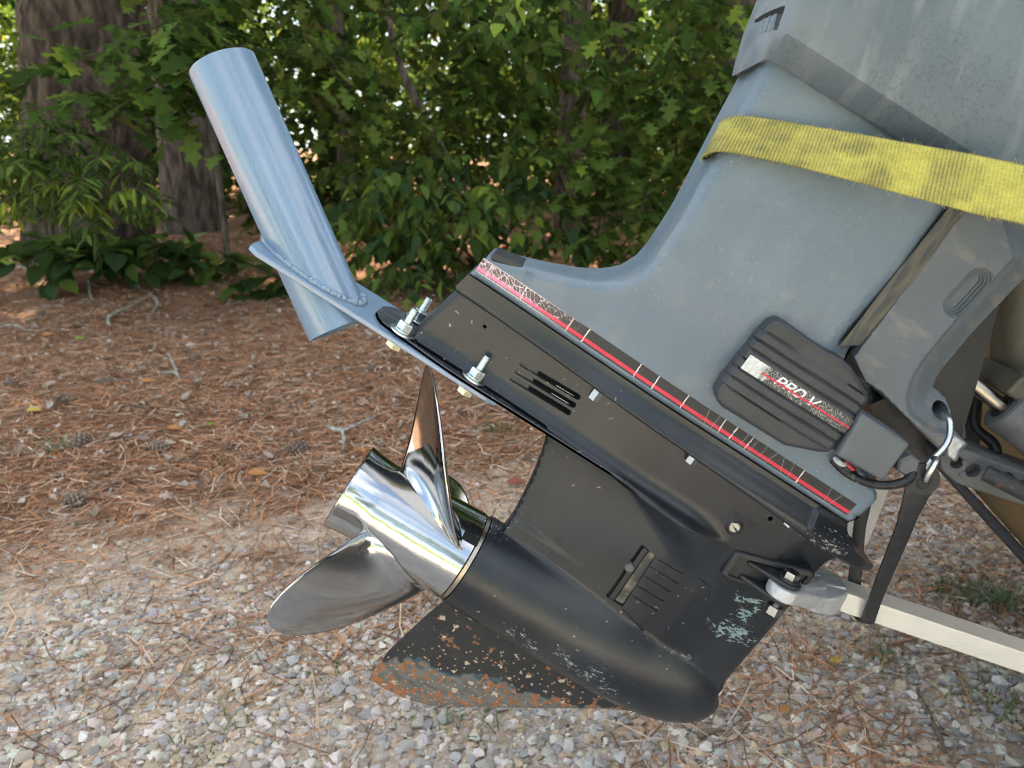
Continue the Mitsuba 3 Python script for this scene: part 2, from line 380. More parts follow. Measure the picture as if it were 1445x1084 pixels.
# rubber bump at the tail's top
q = [S(x, y, -.035) for x, y in ((699.5, 361), (701, 368.5), (730, 378), (733.5, 374))]
c0 = (S(700, 363, -.03) + S(732, 376, -.03)) / 2; dirv = S(732, 376, -.03) - S(700, 363, -.03); ang = math.atan2(dirv[1], dirv[0])
bm = rbox((0.036, 0.050, 0.009), 0.002)
ca, sa = math.cos(ang), math.sin(ang)
bm = rotm(bm, [[ca, 0, -sa], [0, 1, 0], [sa, 0, ca]])
k = reg(MID + '__bumper', mw(move(bm, (c0[0], -0.010, c0[1]))), 'black_plain', 30)

# --- decals: thin vinyl on the grey face
def decal_grid(p0, p1, w_up, w_dn, lift, hwf, n=120, mrows=6):
    p0, p1 = np.asarray(p0), np.asarray(p1)
    e = (p1 - p0) / np.linalg.norm(p1 - p0); nn = np.array([-e[1], e[0]])
    us, vs = np.linspace(0, 1, n), np.linspace(0, 1, mrows)
    pts, uv = [], []
    for v_ in vs:
        for u_ in us:
            q = p0 + (p1 - p0) * u_ + nn * (-w_dn + (w_up + w_dn) * v_)
            pts.append(q); uv.append((u_, v_))
    pts = np.array(pts)
    h = hwf(pts[:, 0], pts[:, 1]) + lift
    V = np.stack([pts[:, 0], -h, pts[:, 1]], 1)
    F = []
    for j in range(mrows - 1):
        for i in range(n - 1):
            a_ = j * n + i
            F += [[a_, a_ + 1, a_ + n + 1], [a_, a_ + n + 1, a_ + n]]
    return TM(V, F), np.array(uv)
d0, d1 = S(668, 386.5, -.04), S(1193, 727, -.062)
dm, duv = decal_grid((d0[0], 0.3405), (d1[0] + .003, 0.3398), 0.0130, 0.0040, 0.0006, leg_h)
DL = float(d1[0] - d0[0])
def pin_fn(p, n, uv):
    u, v = uv.x * DL, uv.y
    red = mix((0.62, 0.022, 0.055), (0.80, 0.21, 0.33), smoothstep(0.26, 0.04, uv.x))
    black = mix((0.018, 0.018, 0.02), (0.075, 0.035, 0.045), smoothstep(0.3, 0.0, uv.x))
    c = mi.Color3f(dr.select((v > 0.12) & (v < 0.36), red.x, black.x), dr.select((v > 0.12) & (v < 0.36), red.y, black.y), dr.select((v > 0.12) & (v < 0.36), red.z, black.z))
    # the split film shows pale backing: cracks across, crowded at the rear end
    white = mi.Color3f(0.66, 0.55, 0.52)
    x = u * 46.0
    j = cell_rand(dr.floor(x), 3.0)
    wob = (noise(u * 900, v * 6) - 0.5) * 0.10
    crack = dr.select(dr.abs(x - dr.floor(x) - 0.15 - 0.7 * j + wob * 0.4 + (v - .5) * (j - .5) * .2) < 0.028, 1.0, 0.0) * dr.select(j > 0.42, 1.0, 0.0) * dr.select(uv.x < 0.86, 1.0, 0.0)
    crack2 = dr.select(dr.abs(x * 1.7 - dr.floor(x * 1.7) - 0.5 + (v - .7) * 1.2 * (cell_rand(dr.floor(x * 1.7), 9.0) - .5)) < 0.016, 1.0, 0.0) * dr.select((cell_rand(dr.floor(x * 1.7), 5.0) > 0.55) & (uv.x > 0.55), 0.6, 0.0)
    d1_, d2_, r_ = voronoi(u * 175 + v * 2.0, v * 2.4 + 3.0)
    old = dr.select((d2_ - d1_ < 0.11 * smoothstep(0.30, 0.05, uv.x)) & (v > 0.30), 1.0, 0.0)
    fine = dr.select((noise(u * 2400, v * 9.0) > 0.60) & (v > 0.38), 0.35, 0.0) * smoothstep(0.30, 0.02, uv.x)
    rim = dr.select((v < 0.06) | (v > 0.95), 1.0, 0.0) * smoothstep(0.30, 0.10, uv.x)
    k = dr.minimum(1.0, crack + crack2 + old + fine + rim)
    return mix(c, white, k)
scene['pinstripe_print'] = prin(proc(pin_fn), 0.45)
k = reg(MID + '__pinstripe', mw(dm), 'pinstripe_print', True, uv=duv); lab(k, 'red and black pinstripe decal, cracked at its rear end')
# little moulded marks above the decal's rear end
emb = []
for j, (px, py, w_, h_) in enumerate([(744, 384, .007, .0015), (750, 388, .0015, .006), (741, 389, .0015, .005), (747, 394, .006, .0015), (740, 399, .004, .0015), (746, 402, .005, .0015), (738, 395, .003, .002)]):
    c = S(px, py, -.045); emb.append(move(rbox((w_, 0.0016, h_), 0.0005, 6), (c[0], -float(leg_h(np.array([c[0]]), np.array([c[1]]))[0]), c[1])))
reg(MID + '__moulded_mark', mw(cat(emb)), 'grey_paint', 30)

# --- gearcase: wall, strut, torpedo as one solid
R_T = 0.0632
def torp_R(s):
    k = np.clip((s - 0.19) / 0.205, 0, 1)
    return (R_T + 0.002 * sst(0.0, 0.1, s)) * np.sqrt(np.maximum(1 - k ** 2.6, 0))
te_t = [-0.3, 0.0, 0.081, 0.122, 0.165, 0.19, 0.207, 0.24]; te_s = [0.012, 0.012, 0.016, 0.011, 0.003, -0.003, -0.010, -0.04]
le_t = [-0.05, 0.0, 0.046, 0.10, 0.188, 0.239, 0.262, 0.285, 0.32]; le_s = [0.38, 0.383, 0.381, 0.379, 0.376, 0.370, 0.371, 0.382, 0.40]
tP = 0.2255
def wall_hw(s, t):
    w = hb(s) - 0.006 - 0.006 * sst(-0.19, 0.02, s)
    dt = np.clip(t - tP, 0, 0.022)
    w = w + (0.022 - np.sqrt(np.maximum(0.022 ** 2 - (0.022 - dt) ** 2, 0))) * (1 - sst(0.17, 0.25, s))
    le = np.interp(t, le_t, le_s)
    return w * np.sqrt(np.clip((le - s) / 0.07, 0.0, 1)) 
def smax(a, b, k=0.012):
    h = np.clip(0.5 + 0.5 * (a - b) / k, 0, 1)
    return b * (1 - h) + a * h + k * h * (1 - h)
def gear_hw(s, t):
    te, le = np.interp(t, te_t, te_s), np.interp(t, le_t, le_s)
    c = np.clip((s - te) / (le - te), 0, 1)
    strut = 0.034 * np.minimum(1, (c / 0.5)) ** 0.75 * np.sqrt(np.clip((1 - c) / 0.34, 0, 1)) + 0.003
    wl = wall_hw(s, np.maximum(t, tP))
    w = 0.003 + 0.075 * sst(0.06, 0.27, s)
    strut = strut * (1 - sst(tP - w, tP, t)) + wl * sst(tP - w, tP, t)
    R = torp_R(s)
    tor = np.sqrt(np.maximum(R * R - t * t, 0))
    tor = np.where(s < -0.0005, 0, tor)
    h = np.where(t < 0, np.where(np.abs(t) < R, tor, 0.002), smax(strut, tor, 0.030))
    h = np.where(t > R * 1.4, strut, h)
    return np.where(t > tP, wl, h)
ss_ = np.linspace(0.0, 0.3945, 60)
torp_poly = Polygon([(s_, torp_R(s_)) for s_ in ss_] + [(s_, -torp_R(s_)) for s_ in ss_[::-1]])
strut_poly = Polygon([(np.interp(t_, te_t, te_s), t_) for t_ in np.linspace(0, tP, 30)] + [(np.interp(t_, le_t, le_s), t_) for t_ in np.linspace(tP, 0, 30)])
wall_poly = Polygon([(-0.1895, 0.318), (-0.209, 0.246), (-0.209, tP - .002), (0.37, tP - .002)] + [(np.interp(t_, le_t, le_s), t_) for t_ in np.linspace(tP, 0.292, 16)] + [(0.33, 0.318)])
gp = unary_union([torp_poly, strut_poly, wall_poly]).buffer(0.0006).buffer(-0.0006)
ring_edge = [(0.0, -R_T), (0.0, R_T)]
gear = slab(gp, gear_hw, 0.0045, [([(-0.1895, 0.318), (-0.209, 0.246), (-0.209, tP - .002)], 0.007)])
gm = man(gear)
def surf(px, py, fn=gear_hw):
    l = -0.05
    for _ in range(12):
        q = S(px, py, l); l = 0.5 * l - 0.5 * float(fn(np.array([q[0]]), np.array([q[1]]))[0])
    q = S(px, py, l); return np.array([q[0], l, q[1]])
def prism(pts, near, far):
    return man(slab(Polygon([tuple(p) for p in pts]), 1.0, 0.01, far=far) if near is None else slab(Polygon([tuple(p) for p in pts]), -near, 0.01, far=far))
def capsule_poly(p, q, r): return LineString([p, q]).buffer(r)
slots = [((737.5, 514), (815, 560)), ((730.5, 524.5), (808.5, 571.5)), ((724, 534.5), (802, 582))]
slot_info = []
for (a_, b_) in slots:
    A_, B_ = surf(*a_), surf(*b_)
    cp = capsule_poly((A_[0], A_[2]), (B_[0], B_[2]), 0.0036)
    lat_s = min(A_[1], B_[1])
    gm = gm - man(slab(cp, 0.2, 0.004, far=max(A_[1], B_[1]) + 0.0035))
    M_ = A_ + (B_ - A_) * 0.32
    cp2 = capsule_poly((M_[0], M_[2]), (B_[0], B_[2]), 0.0034)
    gm = gm - man(slab(cp2, 0.2, 0.004, far=max(A_[1], B_[1]) + 0.016))
    slot_info.append((M_, B_))
for px, py, r in [(684, 461, .0024), (1087, 732, .003), (1152, 755, .0022)]:
    A_ = surf(px, py)
    gm = gm - man(slab(Point(A_[0], A_[2]).buffer(r), 0.2, 0.002, far=A_[1] + 0.012))
# water intake recess and the fan of grooves ahead of it
rec = [surf(*p) for p in [(905, 768), (926, 784.5), (878.5, 857), (854.5, 841)]]
rl = np.mean([r[1] for r in rec])
gm = gm - man(slab(Polygon([(r[0], r[2]) for r in rec]).buffer(-.002).buffer(.002), 0.2, 0.006, far=rl + 0.007))
grv = [((925.5, 787), (962, 809)), ((917, 798.5), (956, 823)), ((907.5, 811), (946, 835)), ((898.5, 825), (936, 848)), ((890, 837.5), (927, 862)), ((877, 856), (907, 889)), ((988, 817), (1013, 833))]
for a_, b_ in grv:
    A_, B_ = surf(*a_), surf(*b_)
    gm = gm - man(slab(capsule_poly((A_[0], A_[2]), (B_[0], B_[2]), 0.0011), 0.2, 0.003, far=0.5 * (A_[1] + B_[1]) + 0.0012))
GC = reg(OM + '__gearcase', mw(gm), 'black_paint', 38)
lab(GC, 'scuffed black gearcase with teal scrapes near its leading edge')
# dark cavity behind the slots is the case itself; a brass-coloured strainer edge shows in two of them
for i_ in (0, 1):
    A_, B_ = slot_info[i_]
    p_, q_ = A_ + (B_ - A_) * 0.45, A_ + (B_ - A_) * 0.92
    reg(GC + '__slot_liner', mw(frame_tube([p_ + np.array([0, .003, -.0022]), q_ + np.array([0, .003, -.0022])], 0.0007, 6)), 'stainless', True)
# intake cover plate with screw
ctr = np.mean(rec, 0); e1 = rec[3] - rec[0]; e1[1] = 0; Ln = np.linalg.norm(e1); e1 /= Ln; e2 = np.array([-e1[2], 0, e1[0]])
Rm = np.stack([e1, [0, 1, 0], e2], 1)
pl = rotm(rbox((Ln * 0.97, 0.003, 0.007), 0.001), Rm)
scene['intake_grey'] = prin(proc(lambda p, n, uv: mix((0.045, 0.042, 0.038), (0.17, 0.135, 0.105), smoothstep(0.45, 0.75, fbm(p.x * 90, p.y * 90, p.z * 90, 4)))), 0.5)
K = reg(GC + '__intake_screen', mw(move(pl, ctr + np.array([0, 0.0015, 0]) + e2 * -.004)), 'black_plain', 30)
reg(GC + '__intake_screen', mw(move(rotm(rbox((Ln * 0.97, 0.003, 0.012), 0.001), Rm), ctr + np.array([0, 0.004, 0]) + e2 * .007)), 'intake_grey', 30)
sc = surf(888, 800); sc[1] = rl - 0.0005
scr = cat([lathe([(-.003, 0), (-.003, .0042), (-.0015, .0058), (0.002, .0062), (.006, .0062)], 20, 'lat')])
reg(GC + '__intake_screw', mw(move(scr, sc)), 'bracket_grey', 40)
# level plug: slotted pan head in a counterbore
pg = surf(1036, 743.5)
head = m3.Manifold.cylinder(0.009, 0.0072, 0.0060, 30).rotate((90, 0, 0))
slotb = m3.Manifold.cube((0.03, 0.004, 0.0022), True).rotate((0, 24, 0)).translate((0, -0.009, 0))
head = unman(head - slotb)
k = reg(GC + '__level_plug', mw(move(head, pg + np.array([0, 0.007, 0]))), 'stainless', 30); lab(k, 'slotted silver level plug')
rimr = lathe([(-.0008, .0082), (-.0015, .0092), (-.0004, .0106), (.002, .0106)], 28, 'lat')
reg(GC + '__plug_rim', mw(move(rimr, pg)), 'black_paint', 40)
# raised lettering panel beside the plug
tpan = surf(1048, 733)
dirp = surf(1064, 743) - surf(1032, 723); ang = math.atan2(dirp[2], dirp[0]); ca, sa = math.cos(ang), math.sin(ang)
Rq = np.array([[ca, 0, -sa], [0, 1, 0], [sa, 0, ca]])
bits = [rotm(rbox((0.036, 0.0016, 0.0075), 0.0005, 6), Rq)]
for j in range(8):
    bits.append(move(rotm(rbox((0.0016 + .0012 * (j % 3 == 0), 0.0014, 0.0042), 0.0004, 6), Rq), Rq @ np.array([-0.0145 + j * 0.0042, -0.0010, 0])))
reg(GC + '__raised_lettering', mw(move(cat(bits), tpan)), 'black_paint', 25)

# --- skeg
sk = SS([(600, 872), (548.6, 918.5), (523, 953), (524, 958), (543, 971), (572, 984.5), (608, 994.5), (662, 997), (760, 998), (860, 999), (932, 1006)], 0)
sk_top = [np.array([0.33, -0.03]), np.array([0.2, 0.0]), np.array([0.03, 0.0]), np.array([0.010, -0.03]), np.array(S(628, 850, 0))]
skp = Polygon(sk + sk_top).buffer(0)
low = LineString(sk[1:])
def sk_hw(s, t):
    d = shapely.distance(shapely.points(np.stack([s, t], 1)), low)
    return 0.0018 + 0.0075 * np.clip(d / 0.14, 0, 1) ** 0.8
k = reg(OM + '__skeg', mw(slab(skp, sk_hw, 0.006)), 'skeg_paint', 40); lab(k, 'black skeg worn to bare metal and rust along its lower edge')

# --- anti-ventilation plate (thin tray under the wall)
near = [onT(*p, tP + .003) for p in [(530.5, 449), (536, 456.5), (560, 473), (640, 531), (700, 566), (773, 608.5), (861, 669), (894, 691.5), (940, 718.5), (985, 744)]]
pl_s = np.array([p[0] for p in near]); pl_l = np.maximum.accumulate(np.array([0.030, .038, .043, .056, .057, .057, .058, .058, .058, .058]))
pl_l[-3:] = [.058, .054, .044]
top_ = [(pl_s[0] - .006, 0.018)] + list(zip(pl_s, pl_l)) + [(pl_s[-1] + .03, .032)]
pp = Polygon([(a_, -b_) for a_, b_ in top_] + [(a_, b_) for a_, b_ in top_[::-1]]).buffer(.004).buffer(-.004)
def plate(poly, t0, t1, ch=0.0015, lip=0.0):
    """flat plate in the (s, lat) plane with chamfered rim"""
    if not isinstance(poly, Polygon): poly = Polygon(poly)
    c0 = np.array(poly.exterior.coords)[:-1]
    rings = [np.array(resample(np.vstack([c0, c0[:1]]), .004))]
    base = rings[0]
    inner = []
    g = poly.buffer(-ch)
    ls = g.exterior
    inner = np.array([np.array(ls.interpolate(ls.project(Point(*p))).coords[0]) for p in base])
    n = len(base)
    V = np.vstack([np.c_[inner, np.full(n, t1)], np.c_[base, np.full(n, t1 - ch)], np.c_[base, np.full(n, t0 + ch)], np.c_[inner, np.full(n, t0)]])
    F = []
    for r_ in range(3):
        for i in range(n):
            j = (i + 1) % n; a_ = r_ * n
            F += [[a_ + i, a_ + n + i, a_ + n + j], [a_ + i, a_ + n + j, a_ + j]]
    tv, tf = trimesh.creation.triangulate_polygon(Polygon(inner).buffer(0), engine='earcut')
    tri = trimesh.Trimesh(np.c_[tv, np.full(len(tv), t1)], tf, process=False)
    if tri.face_normals[0][2] < 0: tri.invert()
    bot = trimesh.Trimesh(np.c_[tv, np.full(len(tv), t0)], tri.faces[:, ::-1], process=False)
    m = cat([TM(V, F), TM(tri.vertices, tri.faces), TM(bot.vertices, bot.faces)])
    if TM(V, F).face_normals[0] @ np.r_[V[n] - V[0]] < 0: pass
    m = trimesh.Trimesh(m.vertices, m.faces, process=False)
    return m
k = reg(OM + '__ventilation_plate', mw(plate(pp, tP - 0.0015, tP + 0.002, 0.0008)), 'plate_paint', 30); lab(k, 'black plate edge running rearwards above the propeller')
# raised lip of the tray edge
lipp = [np.array([a_, -b_ + .0012, tP + 0.0020]) for a_, b_ in zip(pl_s[1:-2], pl_l[1:-2])]
reg(OM + '__ventilation_plate__lip', mw(frame_tube(spline(lipp, 40), 0.0013, 6)), 'plate_paint', True)

# --- splash flange (black band under the grey leg, flaring to a pointed nose)
band = [(-0.1905, tb - .0006), (-0.1955, 0.308), (-0.193, 0.3035), (-0.10, 0.3026), (0.0, 0.3012), (0.12, 0.2985), (0.22, 0.295), (0.30, 0.290), (0.36, 0.2845), (0.405, 0.2835), (0.4165, 0.2872), (0.414, 0.2915), (0.39, 0.2965), (0.362, 0.303), (0.345, 0.311), (0.335, 0.320), (0.3285, tb - .0006)]
def band_hw(s, t):
    k = 1 - sst(0.300, 0.325, t)
    h = hb(s) + 0.0015 + 0.015 * k * sst(-0.19, 0.22, s)
    tipf = np.sqrt(np.clip((0.4175 - s) / 0.13, 0.0, 1))
    return np.where(s > 0.2875, h * tipf + 0.003, h)
k = reg(OM + '__splash_flange', mw(slab(band, band_hw, 0.0035, [(band[2:11], 0.004)])), 'black_paint', 38); lab(k, 'black band below the pinstripe, ending in a pointed lip')
# grey painted lower edge under the pinstripe is part of the midsection; bolts under the flange
for px, py in [(840, 556), (975.5, 645), (1112.5, 733)]:
    q = surf(px, py)
    b_ = hexprism(0.0072, 0.013, 6, axis='t')
    kk = reg(OM + '__flange_bolt', mw(move(b_, (q[0], q[1] - 0.006, q[2] - 0.005))), 'stainless', 25)

# --- propeller
PR = OM + '__propeller'
lab(PR, 'polished three-bladed steel propeller')
hub = [(-0.1815, .048), (-0.1815, .0545), (-0.1805, .0588), (-0.178, .0588), (-0.168, .0568), (-0.150, .0552), (-0.135, .0552), (-0.10, .0570), (-0.05, .0598), (-0.010, .0622), (-0.0085, .0622), (-0.0075, .0610), (-0.0075, .03)]
k = reg(PR + '__hub', mw(lathe(hub, 96)), 'chrome', 50)
reg(PR + '__bore', mw(cat([lathe([(-0.1812, .0485), (-0.06, .047), (-0.055, 0.0)], 48), lathe([(-0.17, 0), (-0.17, .012), (-0.06, .022)], 32)])), 'dull_steel', 40)
seal = reg(PR + '__seal_ring', mw(lathe([(-0.0068, .03), (-0.0068, .0600), (-0.0062, .0606), (-0.0012, .0606), (-0.0008, .058)], 80)), 'ram_steel', 40)
KP, RH, RTIP = 0.0888, 0.050, 0.1976
def blade(phi0):
    nu, nv = 40, 33
    U = 1 - (1 - np.linspace(0, 1, nu)) ** 1.5; Vv = np.linspace(-1, 1, nv)
    r = RH + (RTIP - RH) * U
    w = 0.6716 * (1 + 0.0731 * np.sin(U * np.pi * .8) - 0.4487 * U) * np.sqrt(np.clip(1 - U ** 3.2, 0, 1)) + 0.002
    mid = np.radians(SKEW) * U ** 1.6
    rake = -np.tan(np.radians(RAKE)) * (r - RH) - RCURL * U ** 2.5
    P_, N_ = [], []
    X = np.zeros((nu, nv, 3)); 
    for i in range(nu):
        dphi = mid[i] + w[i] * Vv                     # - leading, + trailing
        ph = phi0 + dphi
        s_ = -0.0747 - KP * dphi + rake[i]
        X[i] = np.stack([s_, r[i] * np.sin(ph), r[i] * np.cos(ph)], 1)
    du, dv = np.gradient(X, axis=0), np.gradient(X, axis=1)
    nrm = np.cross(du, dv); nrm /= np.linalg.norm(nrm, axis=2, keepdims=True) + 1e-12
    th = (0.0042 * (1 - 0.55 * U)[:, None] * np.sqrt(np.clip(1 - Vv ** 2 * .93, 0, 1))[None] + 0.014 * np.exp(-np.clip(r - 0.056, 0, 1) / 0.0075)[:, None] * (1 - np.abs(Vv) ** 3)[None] ) * (0.25 + 0.75 * np.sqrt(np.clip(1 - U ** 6, 0, 1)))[:, None] + 0.0005
    A_, B_ = X + nrm * th[..., None], X - nrm * th[..., None]
    V = np.vstack([A_.reshape(-1, 3), B_.reshape(-1, 3)]); n = nu * nv; F = []
    for i in range(nu - 1):
        for j in range(nv - 1):
            a = i * nv + j
            F += [[a, a + nv, a + nv + 1], [a, a + nv + 1, a + 1], [n + a, n + a + nv + 1, n + a + nv], [n + a, n + a + 1, n + a + nv + 1]]
    bd = [i * nv for i in range(nu)] + [(nu - 1) * nv + j for j in range(1, nv)] + [i * nv + nv - 1 for i in range(nu - 2, -1, -1)]
    for a, b in zip(bd[:-1], bd[1:]): F += [[a, n + a, b], [b, n + a, n + b]]
    m = TM(V, F)
    if m.volume < 0: m.invert()
    return m
SKEW, RAKE, RCURL, PHI = 18.19, 15.18, 0.0282, -18.67
for j in range(3):
    reg(PR + '__blade', mw(blade(np.radians(PHI + 120 * j))), 'chrome', 55)
# raised black block painting the dark of a slot in the hub's front rim
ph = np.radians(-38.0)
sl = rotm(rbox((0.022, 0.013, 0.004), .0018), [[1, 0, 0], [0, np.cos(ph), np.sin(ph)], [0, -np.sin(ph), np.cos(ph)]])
k = reg(PR + '__slot_shade', mw(move(sl, (-0.0165, 0.0610 * np.sin(ph), 0.0610 * np.cos(ph)))), 'painted_void', 30)

# --- cowling
def cow():
    # rows from the lower lip upwards: (t at the rear corner, slope of t along s, lat of the near face, s of the rear face, s of the front edge)
    spec = [(0.6665, .050, -0.082, -0.0562, 0.175), (0.6700, .048, -0.087, -0.0580, 0.180), (0.6805, .038, -0.1020, -0.0620, 0.197), (0.6860, .036, -0.1065, -0.0632, 0.205), (0.705, .03, -0.110, -0.070, 0.235),
            (0.76, .02, -0.115, -0.083, 0.32), (0.84, .01, -0.118, -0.098, 0.44), (0.95, 0, -0.112, -0.115, 0.60)]
    rows = []
    lats = np.array([0.0, 0.35, 0.65, 0.86, 0.95, 1.0])
    for i, (t_, sl, ln, sr, fr_) in enumerate(spec):
        row = []
        dip = (0.014, 0.012, 0.008, 0.006, .004, 0, 0, 0)[i]
        for q in lats:
            bulge = (1 - q ** 2)
            row.append((sr - 0.008 * bulge + (0.0045 if q == 1.0 else 0), ln * q + (0.003 if q == .95 else 0), t_ - dip * bulge))
        row.append((sr + 0.011, ln, t_ + sl * .011))
        for q in (0.25, 0.5, 0.75, 1.0):
            s_ = sr + .011 + (fr_ - sr - .011) * q; row.append((s_, ln, t_ + sl * (s_ - sr)))
        te_ = t_ + sl * (fr_ - sr)
        row.append((fr_ + 0.012, ln + 0.010, te_)); row.append((fr_ + 0.03, ln * 0.3, te_)); row.append((fr_ + 0.03, 0, te_))
        rows.append(row)
    X = np.array(rows); nr, nc = X.shape[:2]
    V = X.reshape(-1, 3); F = []
    for i in range(nr - 1):
        for j in range(nc - 1):
            a = i * nc + j
            F += [[a, a + 1, a + nc + 1], [a, a + nc + 1, a + nc]]
    m = TM(V, F)
    mirror = TM(V * [1, -1, 1], np.array(F)[:, ::-1])
    bot = []
    b0 = X[0]; V2 = np.vstack([b0, b0 * [1, -1, 1]]); n = nc; F2 = []
    for j in range(nc - 1): F2 += [[j, n + j, n + j + 1], [j, n + j + 1, j + 1]]
    t0 = X[-1]; V3 = np.vstack([t0, t0 * [1, -1, 1]])
    F3 = np.array(F2)[:, ::-1]
    return cat([m, mirror, TM(V2, F2), TM(V3, F3)]), X
cm, CX = cow()
CW = reg(OM + '__cowling', mw(cm), 'cowl_paint', 17); lab(CW, 'mottled grey engine cover')
# louvres on the cover's rear face; black strips paint the shade in the vents
def rear_pt(u, t_):   # u 0..1 from middle to near corner
    i = np.interp(t_, [r[5][2] for r in CX], range(len(CX)))
    i0 = int(min(i, len(CX) - 2)); k_ = i - i0
    row = CX[i0] * (1 - k_) + CX[i0 + 1] * k_
    q = np.interp(u, [0.0, 0.35, 0.65, 0.86, 0.95, 1.0], range(6)); q0 = int(min(q, 4)); kq = q - q0
    p = row[q0] * (1 - kq) + row[q0 + 1] * kq
    return np.array([p[0], p[1], t_ + 0.0])
def rear_patch(u0, u1, t0, t1, out, n=8):
    us = sorted({u0, u1, *[q for q in (0.35, 0.65, 0.86) if u0 < q < u1]}); n = len(us)
    V = [rear_pt(u_, t0) + [-out, 0, 0] for u_ in us] + [rear_pt(u_, t1) + [-out, 0, 0] for u_ in us]
    V += [v_ + np.array([out + .002, 0, 0]) for v_ in V]
    F = []
    for j in range(n - 1):
        F += [[j, j + 1, n + j + 1], [j, n + j + 1, n + j], [j, 2 * n + j + 1, j + 1], [j, 2 * n + j, 2 * n + j + 1], [n + j, n + j + 1, 3 * n + j + 1], [n + j, 3 * n + j + 1, 3 * n + j]]
    e = n - 1
    F += [[e, 3 * n - 1, 4 * n - 1], [e, 4 * n - 1, 2 * n - 1], [0, n, 3 * n], [0, 3 * n, 2 * n]]
    return TM(V, F)
reg(CW + '__vent_shade', mw(rear_patch(0.0, 0.90, 0.6995, 0.7045, 0.0014)), 'painted_void', False)
reg(CW + '__vent_shade', mw(rear_patch(0.0, 0.90, 0.6865, 0.6995, 0.0008)), 'black_plain', False)
for u_ in (0.40, 0.55, 0.70):
    reg(CW + '__louvre', mw(rear_patch(u_, u_ + .07, 0.6865, 0.6995, 0.0020, 3)), 'grey_paint', False)
reg(CW + '__vent_shade', mw(rear_patch(0.0, 0.90, 0.730, 0.735, 0.0012)), 'painted_void', False)
# dark undershell behind the cover's front edge
lsp = SS([(1398, 222), (1445, 174), (1620, 0), (1750, 60), (1640, 300), (1452, 262), (1400, 250)], -0.10)
k = reg(OM + '__lower_shell', mw(slab(Polygon(lsp).buffer(0), 0.095, 0.02)), 'black_plain', 30)
reg(OM + '__lower_shell__rim', mw(frame_tube([(0.192, -0.099, 0.668), (0.222, -0.105, 0.695), (0.30, -0.11, 0.77), (0.42, -0.115, 0.89)], 0.008, 10)), 'grey_paint', True)

# --- ribbed trim-sender cover
cov_px = [(1079.4, 465), (1090, 455), (1102, 452.3), (1112, 457), (1160.8, 492), (1192, 508.5), (1206, 523), (1227, 558), (1226.6, 566), (1176, 635), (1170, 641), (1155, 640), (1108.5, 631), (1019, 576), (1011.6, 566), (1012.2, 556), (1019, 543.5), (1044.6, 510)]
LC = -0.094
cov = SS(cov_px, LC)
ribdir = S(1226, 562, LC) - S(1085, 471, LC); ribdir /= np.linalg.norm(ribdir); ribn = np.array([-ribdir[1], ribdir[0]])
r_top, r_bot = S(1083.5, 469.5, LC) @ ribn, S(1025.5, 546, LC) @ ribn
def cov_h(s, t):
    q = (s * ribn[0] + t * ribn[1] - r_bot) / (r_top - r_bot)        # 0..1 across the ribbed field
    inside = (q > 0) & (q < 1)
    ph_ = (q * 6) % 1.0
    edge = np.minimum(ph_, 1 - ph_)
    rib = 0.0038 * sst(0.035, 0.10, edge)
    return LCH + np.where(inside, rib, 0.0020) - 0.0012
LCH = 0.0915
def fine_cov():
    poly = Polygon(cov).buffer(-.003).buffer(.003)
    m = slab(poly, cov_h, 0.0016, [(LineString(np.array(poly.exterior.coords)), 0.0045)], far=-0.066, rings=3)
    return m
PC = reg(OM + '__trim_cover', mw(fine_cov()), 'cover_plastic', 30)
scene['cover_plastic'] = prin(proc(lambda p, n, uv: mix((0.024, 0.026, 0.029), (0.046, 0.048, 0.052), fbm(p.x * 35, p.y * 35, p.z * 35, 4)) * (0.85 + 0.3 * noise(p.x * 900, p.y * 900, p.z * 900))), 0.42, specular=0.4)
lab(PC, 'black ribbed cover with a worn silver decal')
# decal on the cover
LX0, LX1 = S(1052, 510, -.0945), S(1199, 603, -.0945)
lm, luv = decal_grid(LX0 , LX1, 0.0085, 0.0085, 0.0004, cov_h, 140, 10)
flat = lm.vertices.copy(); flat[:, 1] = -(LCH + 0.0030); lm = TM(flat, lm.faces)
LW = float(np.linalg.norm(LX1 - LX0))
def cover_print(p, n, uv):
    u, v = uv.x * LW, uv.y
    dark = mi.Color3f(0.035, 0.036, 0.037)
    silver = mix((0.50, 0.50, 0.47), (0.66, 0.66, 0.63), noise(u * 700, v * 12))
    worn = fbm(u * 260, v * 3.0, 2.0, 4)
    cov_ = smoothstep(0.22, 0.14, uv.x + (worn - 0.5) * 0.16)
    d1_, d2_, r_ = voronoi(u * 330 + v * 1.5, v * 4.0)
    hair = dr.select((d2_ - d1_ < 0.075) & (r_ > 0.22), 1.0, 0.0) * (1 - smoothstep(0.9, 1.0, uv.x))
    k = dr.maximum(cov_, hair * 0.75)
    c = mix(dark, silver, k)
    line = dr.select((dr.abs(v - 0.44 - 0.0 * u) < 0.055) & (uv.x > 0.16), 1.0, 0.0)
    return mix(c, (0.62, 0.025, 0.05), line)
scene['cover_print'] = prin(proc(cover_print), 0.4)
k = reg(PC + '__label', mw(lm), 'cover_print', True, uv=luv); lab(k, 'crackled silver label with a red line')
scene['white_print'] = prin((0.66, 0.66, 0.63), 0.45)
tx = meshkit.text_mesh('PRO V', 0.0098, 0.0003, bold=True)
tx = tx.vertices * [1.0, 1, 1] , tx.faces
tv = np.array(tx[0]); tv[:, 0] += tv[:, 1] * 0.30; tv[:, 0] *= 0.054 / np.ptp(tv[:, 0])
e_ = (LX1 - LX0) / LW; n_ = np.array([-e_[1], e_[0]])
org = LX0 + e_ * 0.036 - n_ * 0.0030
